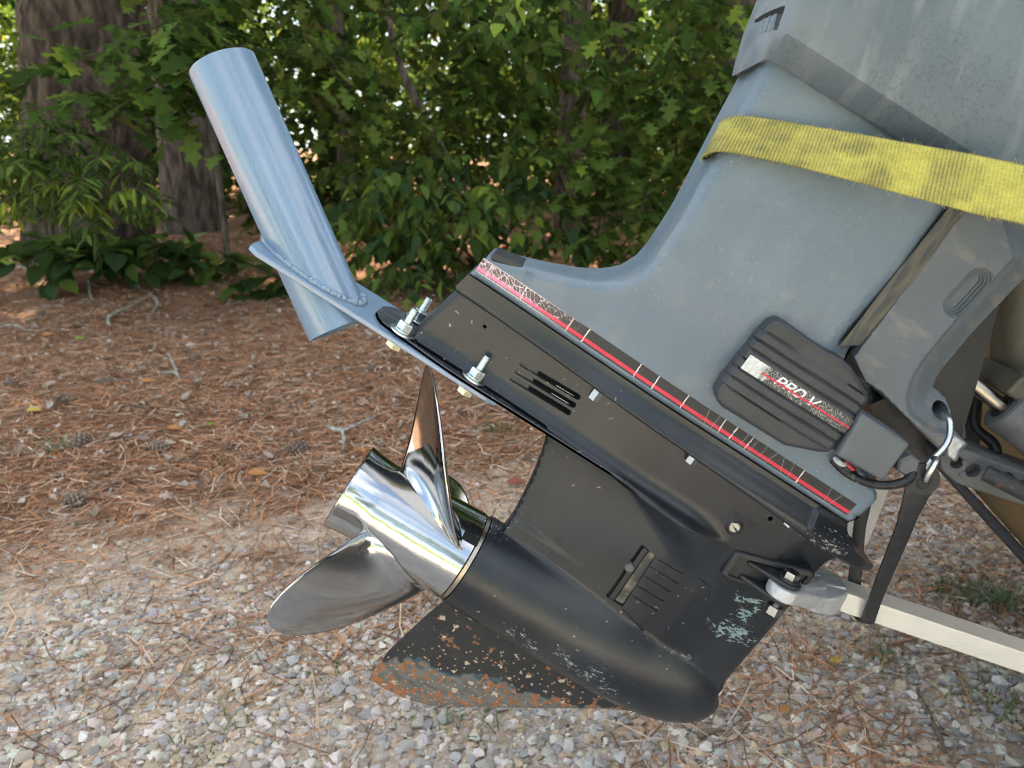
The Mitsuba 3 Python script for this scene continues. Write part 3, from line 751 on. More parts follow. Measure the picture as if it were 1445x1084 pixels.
tl = np.stack([org[0] + tv[:, 0] * e_[0] + tv[:, 1] * n_[0], -(LCH + 0.0033) - tv[:, 2], org[1] + tv[:, 0] * e_[1] + tv[:, 1] * n_[1]], 1)
reg(PC + '__lettering', mw(TM(tl, tx[1])), 'white_print', False)
rl_ = [LX0 + e_ * (LW * q) + n_ * 0.0085 * (2 * 0.44 - 1) for q in (0.17, 0.99)]
rv = np.array([[rl_[0][0], -(LCH + .0038), rl_[0][1]], [rl_[1][0], -(LCH + .0038), rl_[1][1]]])
scene['red_print'] = prin((0.60, 0.025, 0.05), 0.45)
rm = hullbox([rv[0] + np.r_[n_[0], 0, n_[1]] * w_ + np.r_[0, o, 0] for w_ in (-.0007, .0007) for o in (0, .0008)] + [rv[1] + np.r_[n_[0], 0, n_[1]] * w_ + np.r_[0, o, 0] for w_ in (-.0007, .0007) for o in (0, .0008)], 0.0002, 4)
reg(PC + '__red_line', mw(rm), 'red_print', False)
# rib ends seen on the rear side of the cover
for j in range(6):
    q = r_bot + (r_top - r_bot) * ((j + 0.5) / 6)
    a_, b_ = S(1083.5, 469.5, LC), S(1025.5, 546, LC)
    k_ = (q - a_ @ ribn) / ((b_ - a_) @ ribn); c = a_ + (b_ - a_) * k_
    if j == 3: continue
    bx_ = rbox((0.006, 0.018, 0.010), 0.0015, 6)
    ang = math.atan2(ribdir[1], ribdir[0]); ca, sa = math.cos(ang), math.sin(ang)
    bx_ = rotm(bx_, [[ca, 0, -sa], [0, 1, 0], [sa, 0, ca]])
    reg(PC + '__rib_end', mw(move(bx_, (c[0] - ribdir[0] * .0035, -0.0815, c[1] - ribdir[1] * .0035))), 'cover_plastic', 30)

scene['box_plastic'] = prin(proc(lambda p, n, uv: mix((0.075, 0.085, 0.09), (0.11, 0.12, 0.124), fbm(p.x * 45, p.y * 45, p.z * 45, 4))), 0.45)
# --- grey box in front of the cover, its lead and bolt
box = SS([(1215.7, 582.5), (1283, 626.5), (1245, 678.5), (1181, 643)], -0.098)
KB = reg(OM + '__sender_box', mw(slab(Polygon(box).buffer(-.002).buffer(.002), 0.1005, 0.004, [(LineString(np.array(Polygon(box).buffer(-.002).buffer(.002).exterior.coords)), 0.003)], far=-0.060)), 'box_plastic', 30)
def L3(pts, lat): return np.array([[S(x, y, l_)[0], l_, S(x, y, l_)[1]] for (x, y), l_ in zip(pts, lat)])
cab = L3([(1176, 648), (1191, 664), (1216, 678), (1243, 684.5), (1270, 682), (1285, 673), (1288, 662), (1282, 650)], [-.068, -.074, -.08, -.084, -.086, -.082, -.075, -.06])
scene['braid'] = bump(prin(proc(lambda p, n, uv: mix((0.012, 0.012, 0.013), (0.16, 0.16, 0.155), smoothstep(0.60, 0.78, fbm(p.x * 170, p.y * 170, p.z * 170, 3)))), 0.5), lambda p, n, uv: 0.001 * noise(p.x * 260, p.y * 260, p.z * 260), 1.0)
k = reg(OM + '__cable', mw(frame_tube(spline(cab, 48), 0.0050, 12)), 'braid', True); lab(k, 'black sleeved cable looping under the grey box')
for i_, (c0_, c1_, col) in enumerate([((1178, 646), (1193, 655), (0.5, 0.5, 0.5)), ((1194, 650), (1204, 662), (0.45, 0.05, 0.06)), ((1186, 652), (1206, 668), (0.02, 0.02, 0.02))]):
    w_ = L3([c0_, ((c0_[0] + c1_[0]) / 2, (c0_[1] + c1_[1]) / 2 + 3), c1_], [-.070, -.076, -.072])
    reg(OM + '__wire', mw(frame_tube(spline(w_, 10), 0.0032, 8)), prin(col, 0.4), True)
bb = L3([(1276, 652)], [-.07])[0]
hx = lathe([(-.012, 0), (-.012, .010), (-.010, .0125), (0.03, .0125)], 6, 'lat')
reg(OM + '__sender_box__bolt', mw(move(hx, bb)), 'box_plastic', 20)
# --- swivel bracket, clamp bracket, trim ram
sw_px = [(1362, 297), (1400, 288), (1480, 298), (1500, 372), (1445, 428), (1398, 477), (1352, 531), (1341, 547), (1336.5, 560), (1345, 566), (1353, 575), (1355, 590), (1350, 603), (1353, 613), (1369, 629), (1360, 638), (1352, 655), (1340, 648), (1331, 638), (1322, 631), (1290, 600), (1245, 556), (1222, 541), (1205, 505), (1292, 390)]
LS = -0.050
swp = [tuple(q) for q in SS(sw_px, LS)]
swe = LineString(swp[2:10])
POCK = LineString([S(1354, 430, LS), S(1382, 399, LS)])
def sw_hw(s, t):
    d = shapely.distance(shapely.points(np.stack([s, t], 1)), swe)
    return 0.048 - 0.010 * (1 - sst(0.034, 0.042, d)) - 0.020 * (1 - sst(0, 0.036, d)) - 0.016 * (1 - sst(0.0035, 0.0145, shapely.distance(shapely.points(np.stack([s, t], 1)), POCK)))
SWH = slab(Polygon(swp).buffer(-.002).buffer(.002), sw_hw, 0.0022, [(LineString(swp[2:21]), 0.004)])
swm = man(SWH)
q = S(1338.5, 587.5, LS)
swm = swm - man(slab(Point(*q).buffer(0.0088), 0.3, 0.003, far=0.3))
pa, pb = S(1353, 431, LS), S(1383, 398, LS)
for k_, r_ in enumerate((0.0140, 0.0130, 0.0115, 0.0095, 0.007)):
    swm = swm - man(slab(LineString([pa, pb]).buffer(r_), 0.3, 0.003, far=-0.048 + (0.002, .006, .010, .013, .015)[k_]))
def swv_fn(p, n, uv):
    s, l, t = mot(p)
    c = mix((0.088, 0.103, 0.117), (0.14, 0.155, 0.165), fbm(s * 16, t * 16, l * 16, 4))
    c = mix(c, (0.20, 0.185, 0.16), 0.6 * smoothstep(0.55, 0.75, fbm(s * 30 + 4, t * 70, 0.0, 4)))
    return c * (0.9 + 0.2 * noise(s * 700, t * 700, l * 700))
scene['bracket_paint'] = prin(proc(swv_fn), 0.48)
k = reg(OM + '__swivel_bracket', mw(swm), 'bracket_paint', 55); lab(k, 'blue grey bracket with a long pocket and an eye at its lower corner')
# worn grey cast horn below the eye
hn = SS([(1341, 626), (1352, 618), (1368, 629), (1360, 637), (1352, 654.5), (1341, 648)], -0.06)
kk = reg(k + '__horn', mw(slab(hn, 0.054, 0.004, [(LineString(hn + hn[:1]), 0.003)], far=-0.02)), 'cast_aluminium', 25)
# clamp bracket strip with holes
cb = SS([(1322, 640), (1360, 632), (1381, 641), (1420, 656), (1500, 684), (1500, 738), (1445, 713), (1348, 681), (1326, 661)], -0.03)
cbm = man(slab(Polygon(cb).buffer(-.003).buffer(.003), 0.034, 0.006, [(LineString(np.array(Polygon(cb).exterior.coords)), 0.003)]))
for px, py, r_ in [(1350, 653, .0075), (1372.5, 664, .0085), (1421, 675, .0075), (1442, 687, .0085)]:
    cbm = cbm - man(slab(Point(*S(px, py, -.034)).buffer(r_), 0.3, 0.002, far=-0.02))
k = reg(OM + '__clamp_bracket', mw(cbm), 'bracket_grey', 30); lab(k, 'drilled grey bracket strip at the lower right')
for px, py in [(1362, 652), (1396, 660), (1392, 672), (1358, 669)]:
    reg(k + '__rivet', mw(move(lathe([(-.0012, 0), (-.0012, .0035), (.001, .0042)], 12, 'lat'), np.insert(S(px, py, -.034), 1, -.034))), 'bracket_grey', 40)
rod = L3([(1390, 667), (1416, 680), (1500, 722)], [-.05, -.06, -.075])
scene['rusty_steel'] = bump(prin(proc(lambda p, n, uv: mix((0.035, 0.035, 0.038), (0.17, 0.085, 0.035), smoothstep(0.52, 0.72, fbm(p.x * 60, p.y * 60, p.z * 60, 4)))), 0.6, metallic=0.3), lambda p, n, uv: 0.001 * fbm(p.x * 150, p.y * 150, p.z * 150, 3), 1.0)
kk = reg(OM + '__tilt_tube', mw(frame_tube(rod, 0.0095, 14)), 'rusty_steel', 40); lab(kk, 'dark rusty rod over the bracket strip')
ram = L3([(1349, 522), (1418, 578)], [0.015, 0.0])
scene['ram_steel'] = {'type': 'roughconductor', 'material': 'none', 'specular_reflectance': {'type': 'rgb', 'value': [0.44, 0.38, 0.31]}, 'alpha': 0.16}
RM = OM + '__trim_ram'
reg(RM + '__rod', mw(frame_tube(ram, 0.0088, 20)), 'ram_steel', True)
d_ = ram[1] - ram[0]; d_ /= np.linalg.norm(d_)
bp = [ram[1] + d_ * x for x in (-0.004, -0.002, 0.012, 0.013, 0.03, 0.16)]
reg(RM + '__cylinder', mw(frame_tube(bp, [0.024, 0.0265, 0.0275, 0.0255, 0.0255, 0.027], 32)), 'bracket_grey', 35)
reg(RM + '__seal', mw(frame_tube([ram[1] - d_ * .0052, ram[1] - d_ * .003], 0.0145, 24)), 'rubber', 30)
lab(RM, 'steel trim ram with a grey cylinder')
scene['olive_tan'] = prin(proc(lambda p, n, uv: mix((0.06, 0.053, 0.038), (0.11, 0.096, 0.07), fbm(p.x * 20, p.y * 20, p.z * 8, 3))), 0.5)
TANK = L3([(1447, 330), (1447, 395), (1447, 532)], [.06, .06, .06])
k = reg(OM + '__pump_reservoir', mw(frame_tube(TANK, [0.034, 0.036, 0.036], 32)), 'olive_tan', 40); lab(k, 'olive tan pump reservoir behind the bracket')
mb = L3([(1424, 541)], [.03])[0]
k2 = reg(OM + '__pump_body', mw(move(rbox((0.085, 0.09, 0.026), 0.004), mb + [0.02, 0, 0])), 'olive_tan', 30)
reg(k2 + '__bolt', mw(move(hexprism(0.008, 0.008), mb + [-0.012, -0.036, 0.010])), 'bracket_grey', 20)
# dark inner side of the clamp bracket, seen in the gap
ib = SS([(1362, 440), (1384, 425), (1392, 520), (1384, 640), (1366, 632), (1360, 560)], 0.075)
reg(OM + '__inner_bracket', mw(slab(Polygon(ib).buffer(0), 0.02, 0.01, far=0.09)) if False else mw(move(slab(Polygon(ib).buffer(0), 0.006, 0.012), (0, 0.085, 0))), 'bracket_grey', 30)
reg(OM + '__hose', mw(frame_tube(spline(L3([(1405, 640), (1395, 620), (1378, 606), (1374, 580), (1384, 545)], [.02, .03, .04, .05, .06]), 24), 0.0065, 10)), 'rubber', True)
# black slab standing in for the shadow between leg and bracket
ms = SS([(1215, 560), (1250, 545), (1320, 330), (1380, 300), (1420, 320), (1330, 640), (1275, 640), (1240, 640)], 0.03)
reg(OM + '__mount_shade', mw(move(slab(Polygon(ms).buffer(0), 0.03, 0.02), (0, 0.03, 0))), 'black_plain', 20)
fs = SS([(1257, 683), (1224.5, 768), (1196, 775), (1190, 690)], 0.10)
scene['pale_board'] = prin((0.52, 0.50, 0.48), 0.5)
k = reg(OM + '__pale_guard', mw(move(slab(fs, 0.003, 0.02), (0, 0.103, 0))), 'pale_board', False); lab(k, 'pale grey panel edge showing behind the black strap')

# ------------------------------------------------------------------ tube bracket bolted to the plate
TB = 'tube_bracket'
lab(TB, 'grey blue painted steel pipe welded to a flat bar, bolted above the propeller', 'bracket')
g0, g1 = tP - 0.0082, tP - 0.0019
gpl = [(-0.417, -0.030), (-0.414, -0.044), (-0.402, -0.0515), (-0.30, -0.0515), (-0.10, -0.0540), (-0.085, -0.050), (-0.080, -0.03)]
gplate = Polygon(gpl + [(a_, -b_) for a_, b_ in gpl[::-1]])
reg(TB + '__flat_bar', mw(plate(gplate, g0, g1, 0.0012)), 'tube_paint', 25)
ta = np.array([S(314, 92, .034)[0], .034, S(314, 92, .034)[1]]); tb_ = np.array([S(480, 464, -.012)[0], -.012, S(480, 464, -.012)[1]])
ax = ta - tb_; tl_ = np.linalg.norm(ax); ax /= tl_
R_P = 0.0388
e1_ = np.cross(ax, [0, 1, 0]); e1_ /= np.linalg.norm(e1_); e2_ = np.cross(ax, e1_)
prof = [(0, R_P - .0032), (0, R_P - .0004), (.0004, R_P), (tl_ - .0004, R_P), (tl_, R_P - .0004), (tl_, R_P - .0032), (0, R_P - .0032)]
tm_ = lathe(prof, 96, 't')
tm_ = TM(tm_.vertices @ np.stack([e1_, e2_, ax], 0) + tb_, tm_.faces)
reg(TB + '__pipe', mw(tm_), 'tube_paint', 40)
wp = []
for a_ in np.linspace(0, 2 * np.pi, 420, endpoint=False):
    o = tb_ + R_P * (np.cos(a_) * e1_ + np.sin(a_) * e2_)
    wp.append(o + ax * ((g1 + 0.0008 - o[2]) / ax[2]))
wp = np.array(wp + wp[:1])
wn = np.array([meshkit.noise(np.array([[x_ * 420, y_ * 420, 0.3]]), 5)[0] for x_, _, y_ in wp])
wn2 = rng.random(len(wp)); wn2[-1] = wn2[0]
bead = frame_tube(wp + np.c_[np.zeros(len(wp)), np.zeros(len(wp)), 0.001 * wn], 0.0012 + 0.0034 * wn + 0.0014 * wn2, 8, cap=False)
wv = bead.vertices + 0.0012 * (rng.random(bead.vertices.shape) - .5)
k = reg(TB + '__weld_bead', mw(TM(wv, bead.faces)), 'weld_paint', True); lab(k, 'lumpy painted weld where the pipe crosses the bar')
def thread(r, z0, z1, pitch=0.0018):
    pr = [(z0, 0)]; z = z0
    while z < z1 - pitch:
        pr += [(z, r * .86), (z + pitch * .5, r)]; z += pitch
    pr += [(z1 - .001, r * .9), (z1, r * .75), (z1, 0)]
    return lathe(pr, 20, 't')
for j, (s_, l_) in enumerate([(-0.2205, -0.0355), (-0.2185, 0.0355), (-0.1225, -0.0400)]):
    B = TB + '__bolt' + ('' if j == 0 else f'_{j:03d}')
    zt = tP + 0.0032
    tilt_ = rng.normal(0, 0.02, 2)
    reg(B + '__washer', mw(move(lathe([(0, .006), (0, .0148), (.0006, .0154), (.0016, .0154), (.0022, .0148), (.0026, .010), (.0030, .006)], 32, 't'), (s_, l_, zt))), 'zinc', 35)
    reg(B + '__nut', mw(move(cat([lathe([(0, .004), (0, .0108), (.0008, .0118), (.0018, .0118), (.0020, .0100)], 28, 't'), TM(hexprism(.0098, .0095, 6).vertices + [0, 0, .002], hexprism(.0098, .0095, 6).faces)]), (s_, l_, zt + .0028))), 'zinc', 22)
    reg(B + '__shank', mw(move(thread(.0051, -0.02, 0.0325), (s_, l_, zt))), 'zinc', 25)
    hd = hexprism(.0102, .0072, 6)
    reg(B + '__head', mw(move(hd, (s_, l_, g0 - .0072 - .0018))), 'yellow_zinc', 22)
    reg(B + '__lower_washer', mw(move(lathe([(-.0016, 0), (-.0016, .0135), (0, .0135), (0, 0)], 28, 't'), (s_, l_, g0))), 'dull_steel', 30)

# ------------------------------------------------------------------ yellow tie-down strap
cols = [((1085, 150), (1060, 190), 0.055), ((1021, 171), (991.5, 224), 0.0), ((1019.5, 172), (990.5, 224), -0.040), ((1024, 168.5), (993, 221.5), -0.064), ((1034, 164.5), (1003, 216.5), -0.0745), ((1048, 163.5), (1020, 215), -0.0775), ((1090, 168.5), (1066, 222.5), -0.081),
        ((1150, 178.5), (1128, 237), -0.089), ((1215, 189.5), (1196, 254), -0.106), ((1281, 201.5), (1264, 272.5), -0.1265), ((1350, 213.5), (1333, 291), -0.142), ((1402, 223.5), (1385, 304.5), -0.160), ((1445, 232.5), (1430, 313.5), -0.178), ((1560, 259), (1548, 350), -0.225), ((1800, 320), (1790, 425), -0.30)]
A_ = np.array([[S(*a, l_)[0], l_, S(*a, l_)[1]] for a, b, l_ in cols]); B_ = np.array([[S(*b, l_)[0], l_, S(*b, l_)[1]] for a, b, l_ in cols])
mid = (A_ + B_) / 2
u_ = np.r_[0, np.cumsum(np.linalg.norm(np.diff(mid, axis=0), axis=1))]
from scipy.interpolate import PchipInterpolator
uu = np.linspace(0, u_[-1], 2600)
TA, TBt = PchipInterpolator(u_, A_)(uu), PchipInterpolator(u_, B_)(uu)
nv = 9
V, UV = [], []
for i in range(len(uu)):
    for j in range(nv):
        q = j / (nv - 1)
        V.append(TA[i] * (1 - q) + TBt[i] * q); UV.append((uu[i], q))
V = np.array(V).reshape(len(uu), nv, 3); UV = np.array(UV)
gu, gv = np.gradient(V, axis=0), np.gradient(V, axis=1)
nn_ = np.cross(gu, gv); nn_ /= np.linalg.norm(nn_, axis=2, keepdims=True) + 1e-12
wav = 0.0007 * np.sin(uu * 21)[:, None] * np.linspace(-1, 1, nv)[None] + 0.0005 * (meshkit.noise(np.stack([uu * 60, uu * 0, uu * 0], 1)[:, None, :] + np.array([0, 1.0, 0]) * np.linspace(0, 2, nv)[None, :, None]) - .5)
rib = 0.00055 * np.sqrt(np.abs(np.sin(uu * math.pi / 0.0033)))[:, None, None]
V = V + nn_ * wav[..., None]
th_ = 0.0006 + rib
P1, P2 = (V + nn_ * th_).reshape(-1, 3), (V - nn_ * th_).reshape(-1, 3)
n = len(P1); F = []
for i in range(len(uu) - 1):
    for j in range(nv - 1):
        a = i * nv + j
        F += [[a, a + nv, a + nv + 1], [a, a + nv + 1, a + 1], [n + a, n + a + nv + 1, n + a + nv], [n + a, n + a + 1, n + a + nv + 1]]
    for j, sg in ((0, 1), (nv - 1, -1)):
        a = i * nv + j
        F += [[a, n + a, n + a + nv][::sg], [a, n + a + nv, a + nv][::sg]]
def strap_fn(p, n, uv):
    u, v = uv.x, uv.y
    c = mix((0.39, 0.36, 0.07), (0.54, 0.50, 0.115), fbm(u * 70, v * 5, 0.0, 3))
    c = c * (0.80 + 0.36 * noise(u * 1500, v * 60))
    k = dr.abs(dr.sin(u * (math.pi / 0.0033)))
    grime = mix((0.16, 0.135, 0.05), (0.10, 0.09, 0.05), noise(u * 90, v * 8))
    soil = fbm(u * 42 + 3, v * 2.6, 1.0, 4)
    old = 1 - smoothstep(0.10, 0.36, u + (fbm(u * 50, v * 4, 7.0, 3) - 0.5) * 0.25)
    dirt = smoothstep(0.42, 0.76, soil) * 0.55 + old * 0.85
    c = mix(c, grime, dr.clip(dirt * (0.55 + 0.6 * (1 - k)) + 0.45 * (1 - smoothstep(0.0, 0.5, k)) * (0.4 + soil), 0.0, 0.9))
    band = smoothstep(0.60, 0.75, noise(u * 55 + 2, 3.0)) * smoothstep(0.45, 0.7, fbm(u * 80, v * 3 + 2, 4.0, 3))
    c = mix(c, (0.085, 0.08, 0.05), 0.35 * band)
    return mix(c, (0.15, 0.125, 0.055), dr.select((v < 0.02) | (v > 0.98), 0.6, 0.0))
def strap_bump(p, n, uv):
    u, v = uv.x, uv.y
    return 0.00016 * dr.sin(u * (2 * math.pi / 0.0033)) * dr.sin(v * (2 * math.pi * 24)) + 0.0001 * noise(u * 2500, v * 120)
scene['strap_webbing'] = bump(prin(proc(strap_fn), 0.75, specular=0.3, sheen=0.3), strap_bump, 1.0, 4e-4)
uv2 = np.vstack([UV, UV])
k = reg('tie_down_strap', mw(TM(np.vstack([P1, P2]), F)), 'strap_webbing', True, uv=uv2)
lab(k, 'dirty yellow ratchet webbing strap drawn tight around the grey motor leg', 'strap')
fz = []
for _ in range(170):
    u0 = rng.uniform(0.05, u_[-1] * .8); e_ = rng.choice([0, 1]); i = int(u0 / u_[-1] * (len(uu) - 1))
    p0 = (TA if e_ == 0 else TBt)[i]; p1 = (TBt if e_ == 0 else TA)[i]; out = (p0 - p1) / np.linalg.norm(p0 - p1)
    d_ = out * rng.uniform(.4, 1) + rng.normal(0, .6, 3); L_ = rng.uniform(.001, .0035)
    fz.append(frame_tube([p0, p0 + d_ * L_ * .6, p0 + d_ * L_ + rng.normal(0, .0006, 3)], 0.00018, 3, cap=False))
scene['strap_thread'] = prin((0.40, 0.35, 0.08), 0.8)
lab(reg('tie_down_strap__frayed_threads', mw(cat(fz)), 'strap_thread'), None, kind='stuff')

# ------------------------------------------------------------------ transom support bar under the gearcase
SB = 'support_bar'
lab(SB, 'square aluminium support bar running from the black gearcase down to the right', 'support bar')
LB = 0.0185
pt, pb_ = SS([(1192, 836), (1445, 920.5)], -LB), SS([(1184, 863), (1445, 951.5)], -LB)
def ext(p, q, k): return q + (q - p) * k
bar_poly = [pt[0], ext(pt[0], pt[1], 2.2), ext(pb_[0], pb_[1], 2.2), pb_[0]]
bd = np.array(pt[1]) - np.array(pt[0]); bd /= np.linalg.norm(bd); bnrm = np.array([-bd[1], bd[0]])
reg(SB + '__bar', mw(hullbox([(q[0], l_, q[1]) for q in (bar_poly[0] + (bd - bnrm) * .0018, bar_poly[1] - bnrm * .0018, bar_poly[2] + bnrm * .0018, bar_poly[3] + (bd + bnrm) * .0018) for l_ in (-LB + .0018, LB - .0018)], .0018, 12)), 'bar_aluminium', 30)
# cast tongue with a rounded end
base = (pt[0] + pb_[0]) / 2
axd, axn = np.array(bd), np.array(bnrm)
LBO = -0.066                                          # the near prong of the fork stands beside the gearcase
_q = np.array(S(1106, 832, LBO)); axl = float((base - _q) @ axd); c_l = base - axd * axl
offn = float((_q - c_l) @ axn)
def at_b(x, l_, h): return np.array([c_l[0] + axd[0] * x + axn[0] * h, l_, c_l[1] + axd[1] * x + axn[1] * h])
nb3 = np.array([axn[0], 0, axn[1]])
sp = m3.Manifold.sphere(0.0028, 10)
def hullpts(pts): return m3.Manifold.batch_hull([sp.translate(tuple(map(float, p))) for p in pts])
m_ = None
for sg in (1, -1):
    ring_ = [at_b(-0.017 * math.cos(a), sg * (LBO + 0.017 * math.sin(a)), offn + h) for a in np.linspace(0, 2 * math.pi, 24) for h in (-.0055, .0055)]
    one = hullpts(ring_ + [at_b(axl * .62, sg * l_, offn * .3 + h) for l_ in (-.046, -.010) for h in (-.0085, .0060)])
    rib_ = hullpts([at_b(.020, sg * l_, offn + .0055) for l_ in (-.066, -.058)] + [at_b(axl * .7, sg * l_, h) for l_ in (-.020, -.008) for h in (.006, .012)])
    m_ = one + rib_ if m_ is None else m_ + one + rib_
m_ += hullpts([at_b(axl * .55, l_, h) for l_ in (-.046, .046) for h in (-.0085, .006)] + [at_b(axl * .8, l_, h) for l_ in (-.036, .036) for h in (-.0115, .010)] + [at_b(axl - .002, l_, h) for l_ in (-LB - .002, LB + .002) for h in (-.0150, .0135)])
m_ += hullpts([at_b(axl * .72, l_, h) for l_ in (-.010, .010) for h in (0, .010)] + [at_b(axl - .003, l_, h) for l_ in (-.013, .013) for h in (0, .0160)])
k = reg(SB + '__clevis', mw(m_), 'cast_aluminium', 35); lab(k, 'rough cast aluminium fork with rounded end')
# black saddle strapped against the leading edge
sad = SS([(1038, 778), (1046, 779), (1148, 807), (1151, 813), (1122, 846), (1112, 845), (1024, 819), (1017, 811)], -0.050)
sd = Polygon(sad).buffer(-.003).buffer(.003)
sm = man(slab(sd, 0.051, 0.005, [(LineString(np.array(sd.exterior.coords)), 0.005)]))
sm = sm - man(slab(sd.buffer(-.0080).buffer(.001), 0.2, 0.005, far=-0.051 + 0.004))
k = reg(SB + '__saddle', mw(sm), 'rubber', 30); lab(k, 'black saddle block clasping the gearcase edge')
bc = at_b(0.0, LBO, offn)
for px0, hh, rr in [((1058, 795), .0118, .0150), ((1047, 814), -.0120, .0140)]:
    a0 = S(*px0, -.049); cc = bc + nb3 * hh
    pts = [(a0[0], -.0495, a0[1]), (a0[0], -.044, a0[1])] + [cc + np.array([rr * .85 * axd[0] * math.cos(q), rr * .85 * math.sin(q), rr * .85 * axd[1] * math.cos(q)]) for q in np.linspace(0, 2 * math.pi, 18)]
    pts += [cc + np.r_[axd[0], 0, axd[1]] * x_ + np.r_[0, .024, 0] for x_ in (-.014, .016)]
    reg(k + '__ear', mw(hullpts(pts)), 'rubber', 40)
def along(mesh, base, dir3):
    z = np.asarray(dir3) / np.linalg.norm(dir3); x = np.cross([0, 1, 0], z); x /= np.linalg.norm(x); y = np.cross(z, x)
    return TM(mesh.vertices @ np.stack([x, y, z], 0) + base, mesh.faces)
kb = SB + '__bolt'
reg(kb + '__head', mw(along(hexprism(.0098, .0085, 6), bc + nb3 * .0172, nb3)), 'stainless', 22)
reg(kb + '__washer', mw(along(lathe([(0, 0), (0, .0125), (.002, .0125), (.0024, 0)], 24, 't'), bc + nb3 * .0150, nb3)), 'rubber', 30)
reg(kb + '__nut', mw(along(hexprism(.0102, .0105, 6), bc - nb3 * .0335, nb3)), 'stainless', 22)
reg(kb + '__shank', mw(along(thread(.0052, 0, .03), bc - nb3 * .0260, nb3)), 'stainless', 25)

# ------------------------------------------------------------------ rubber strap with its hook
RS = 'rubber_strap'
lab(RS, 'black rubber strap looped under the aluminium bar and hooked to the grey bracket', 'strap')
rows_px = [((1281, 672), (1319, 668), -.080), ((1278.5, 683), (1319.5, 680), -.081), ((1275.5, 697), (1315.5, 692), -.081), ((1272.5, 711), (1306, 709), -.080), ((1269, 724), (1298, 723), -.078), ((1265, 740), (1290, 741), -.074), ((1255.6, 765), (1281, 762), -.066), ((1240, 806), (1262.5, 804), -.050), ((1224.6, 847), (1243, 850), -.031), ((1218, 864), (1237, 868), -.0245), ((1213.5, 875), (1232.5, 879), -.0225)]
def L1(p, l_): q = S(*p, l_); return np.array([q[0], l_, q[1]])
Lf, Rt = [L1(a, l_) for a, b, l_ in rows_px], [L1(b, l_) for a, b, l_ in rows_px]
dn = np.array([-bnrm[0], 0, -bnrm[1]])
Lf += [Lf[-1] + dn * .004 + [0, .006, 0], Lf[-1] + dn * .005 + [0, .022, 0], Lf[-1] + dn * .004 + [0, .039, 0]]
Rt += [Rt[-1] + dn * .004 + [0, .006, 0], Rt[-1] + dn * .005 + [0, .022, 0], Rt[-1] + dn * .004 + [0, .039, 0]]
far_px = [((1196, 824), (1214, 830.5), .025), ((1199, 800), (1217, 798), .031), ((1204, 745), (1222.5, 740), .042), ((1208, 716), (1228, 716), .048), ((1214, 680), (1236, 676), .056), ((1226, 640), (1248, 640), .062)]
Lf += [L1(a, l_) for a, b, l_ in far_px]; Rt += [L1(b, l_) for a, b, l_ in far_px]
Lf, Rt = np.array(Lf), np.array(Rt)
u_ = np.r_[0, np.cumsum(np.linalg.norm(np.diff((Lf + Rt) / 2, axis=0), axis=1))]
uu = np.linspace(0, u_[-1], 160)
LA, RA_ = PchipInterpolator(u_, Lf)(uu), PchipInterpolator(u_, Rt)(uu)
nv = 7
V = np.array([[LA[i] * (1 - q) + RA_[i] * q for q in np.linspace(0, 1, nv)] for i in range(len(uu))])
gu, gv = np.gradient(V, axis=0), np.gradient(V, axis=1)
nn_ = np.cross(gu, gv); nn_ /= np.linalg.norm(nn_, axis=2, keepdims=True) + 1e-12
thk = 0.0022 * np.array([.55, .95, 1, 1, 1, .95, .55])[None, :, None]
P1, P2 = (V + nn_ * thk).reshape(-1, 3), (V - nn_ * thk).reshape(-1, 3); n = len(P1); F = []
for i in range(len(uu) - 1):
    for j in range(nv - 1):
        a = i * nv + j
        F += [[a, a + nv, a + nv + 1], [a, a + nv + 1, a + 1], [n + a, n + a + nv + 1, n + a + nv], [n + a, n + a + 1, n + a + nv + 1]]
    for j, sg in ((0, 1), (nv - 1, -1)):
        a = i * nv + j; F += [[a, n + a, n + a + nv][::sg], [a, n + a + nv, a + nv][::sg]]
for i, sg in ((0, -1), (len(uu) - 1, 1)):
    for j in range(nv - 1):
        a = i * nv + j; F += [[a, n + a, n + a + 1][::sg], [a, n + a + 1, a + 1][::sg]]
stm = TM(np.vstack([P1, P2]), F)
if stm.volume < 0: stm.invert()
# rounded head with a hole
hc = L1((1301, 676), -.080); hd_n = nn_[2, 3] * (1 if nn_[2, 3][1] < 0 else -1)
def hcyl(r, h):
    x_ = np.cross([0, 0, 1.0], hd_n); x_ /= np.linalg.norm(x_)
    mm = lathe([(-h, 0), (-h, r), (h, r), (h, 0)], 36, 'lat')
    m_ = TM(mm.vertices @ np.stack([x_, hd_n, np.cross(x_, hd_n)], 0) + hc, mm.faces)
    if m_.volume < 0: m_.invert()
    return m_
reg(RS + '__band', mw(stm), 'rubber', 40)
pad_ = hcyl(.0178, .0026)
pin_ = hcyl(.0046, .01)
try:
    pm = man(pad_) - man(move(pin_, (0.0015, 0, -.0035))); pad_ = unman(pm)
except Exception: pass
reg(RS + '__eye', mw(pad_), 'rubber', 30)
rim_ = np.array([hc + np.array([.0015, -.0028, -.0035]) + .0056 * (np.cos(q) * np.array([1, 0, 0]) + np.sin(q) * np.array([0, 0, 1])) for q in np.linspace(0, 2 * np.pi, 24)])
reg(RS + '__eye_rim', mw(frame_tube(rim_, 0.0013, 6, cap=False)), 'rubber', True)
reg(RS + '__hole_shade', mw(move(lathe([(-.0012, 0), (-.0012, .0048), (.001, .0048)], 20, 'lat'), hc + np.array([.0015, -.0017, -.0035]))), 'painted_void', 30)  # black disc painting the shade inside the hole
scene['hook_steel'] = {'type': 'roughconductor', 'material': 'none', 'specular_reflectance': {'type': 'rgb', 'value': [0.62, 0.64, 0.63]}, 'alpha': 0.18}
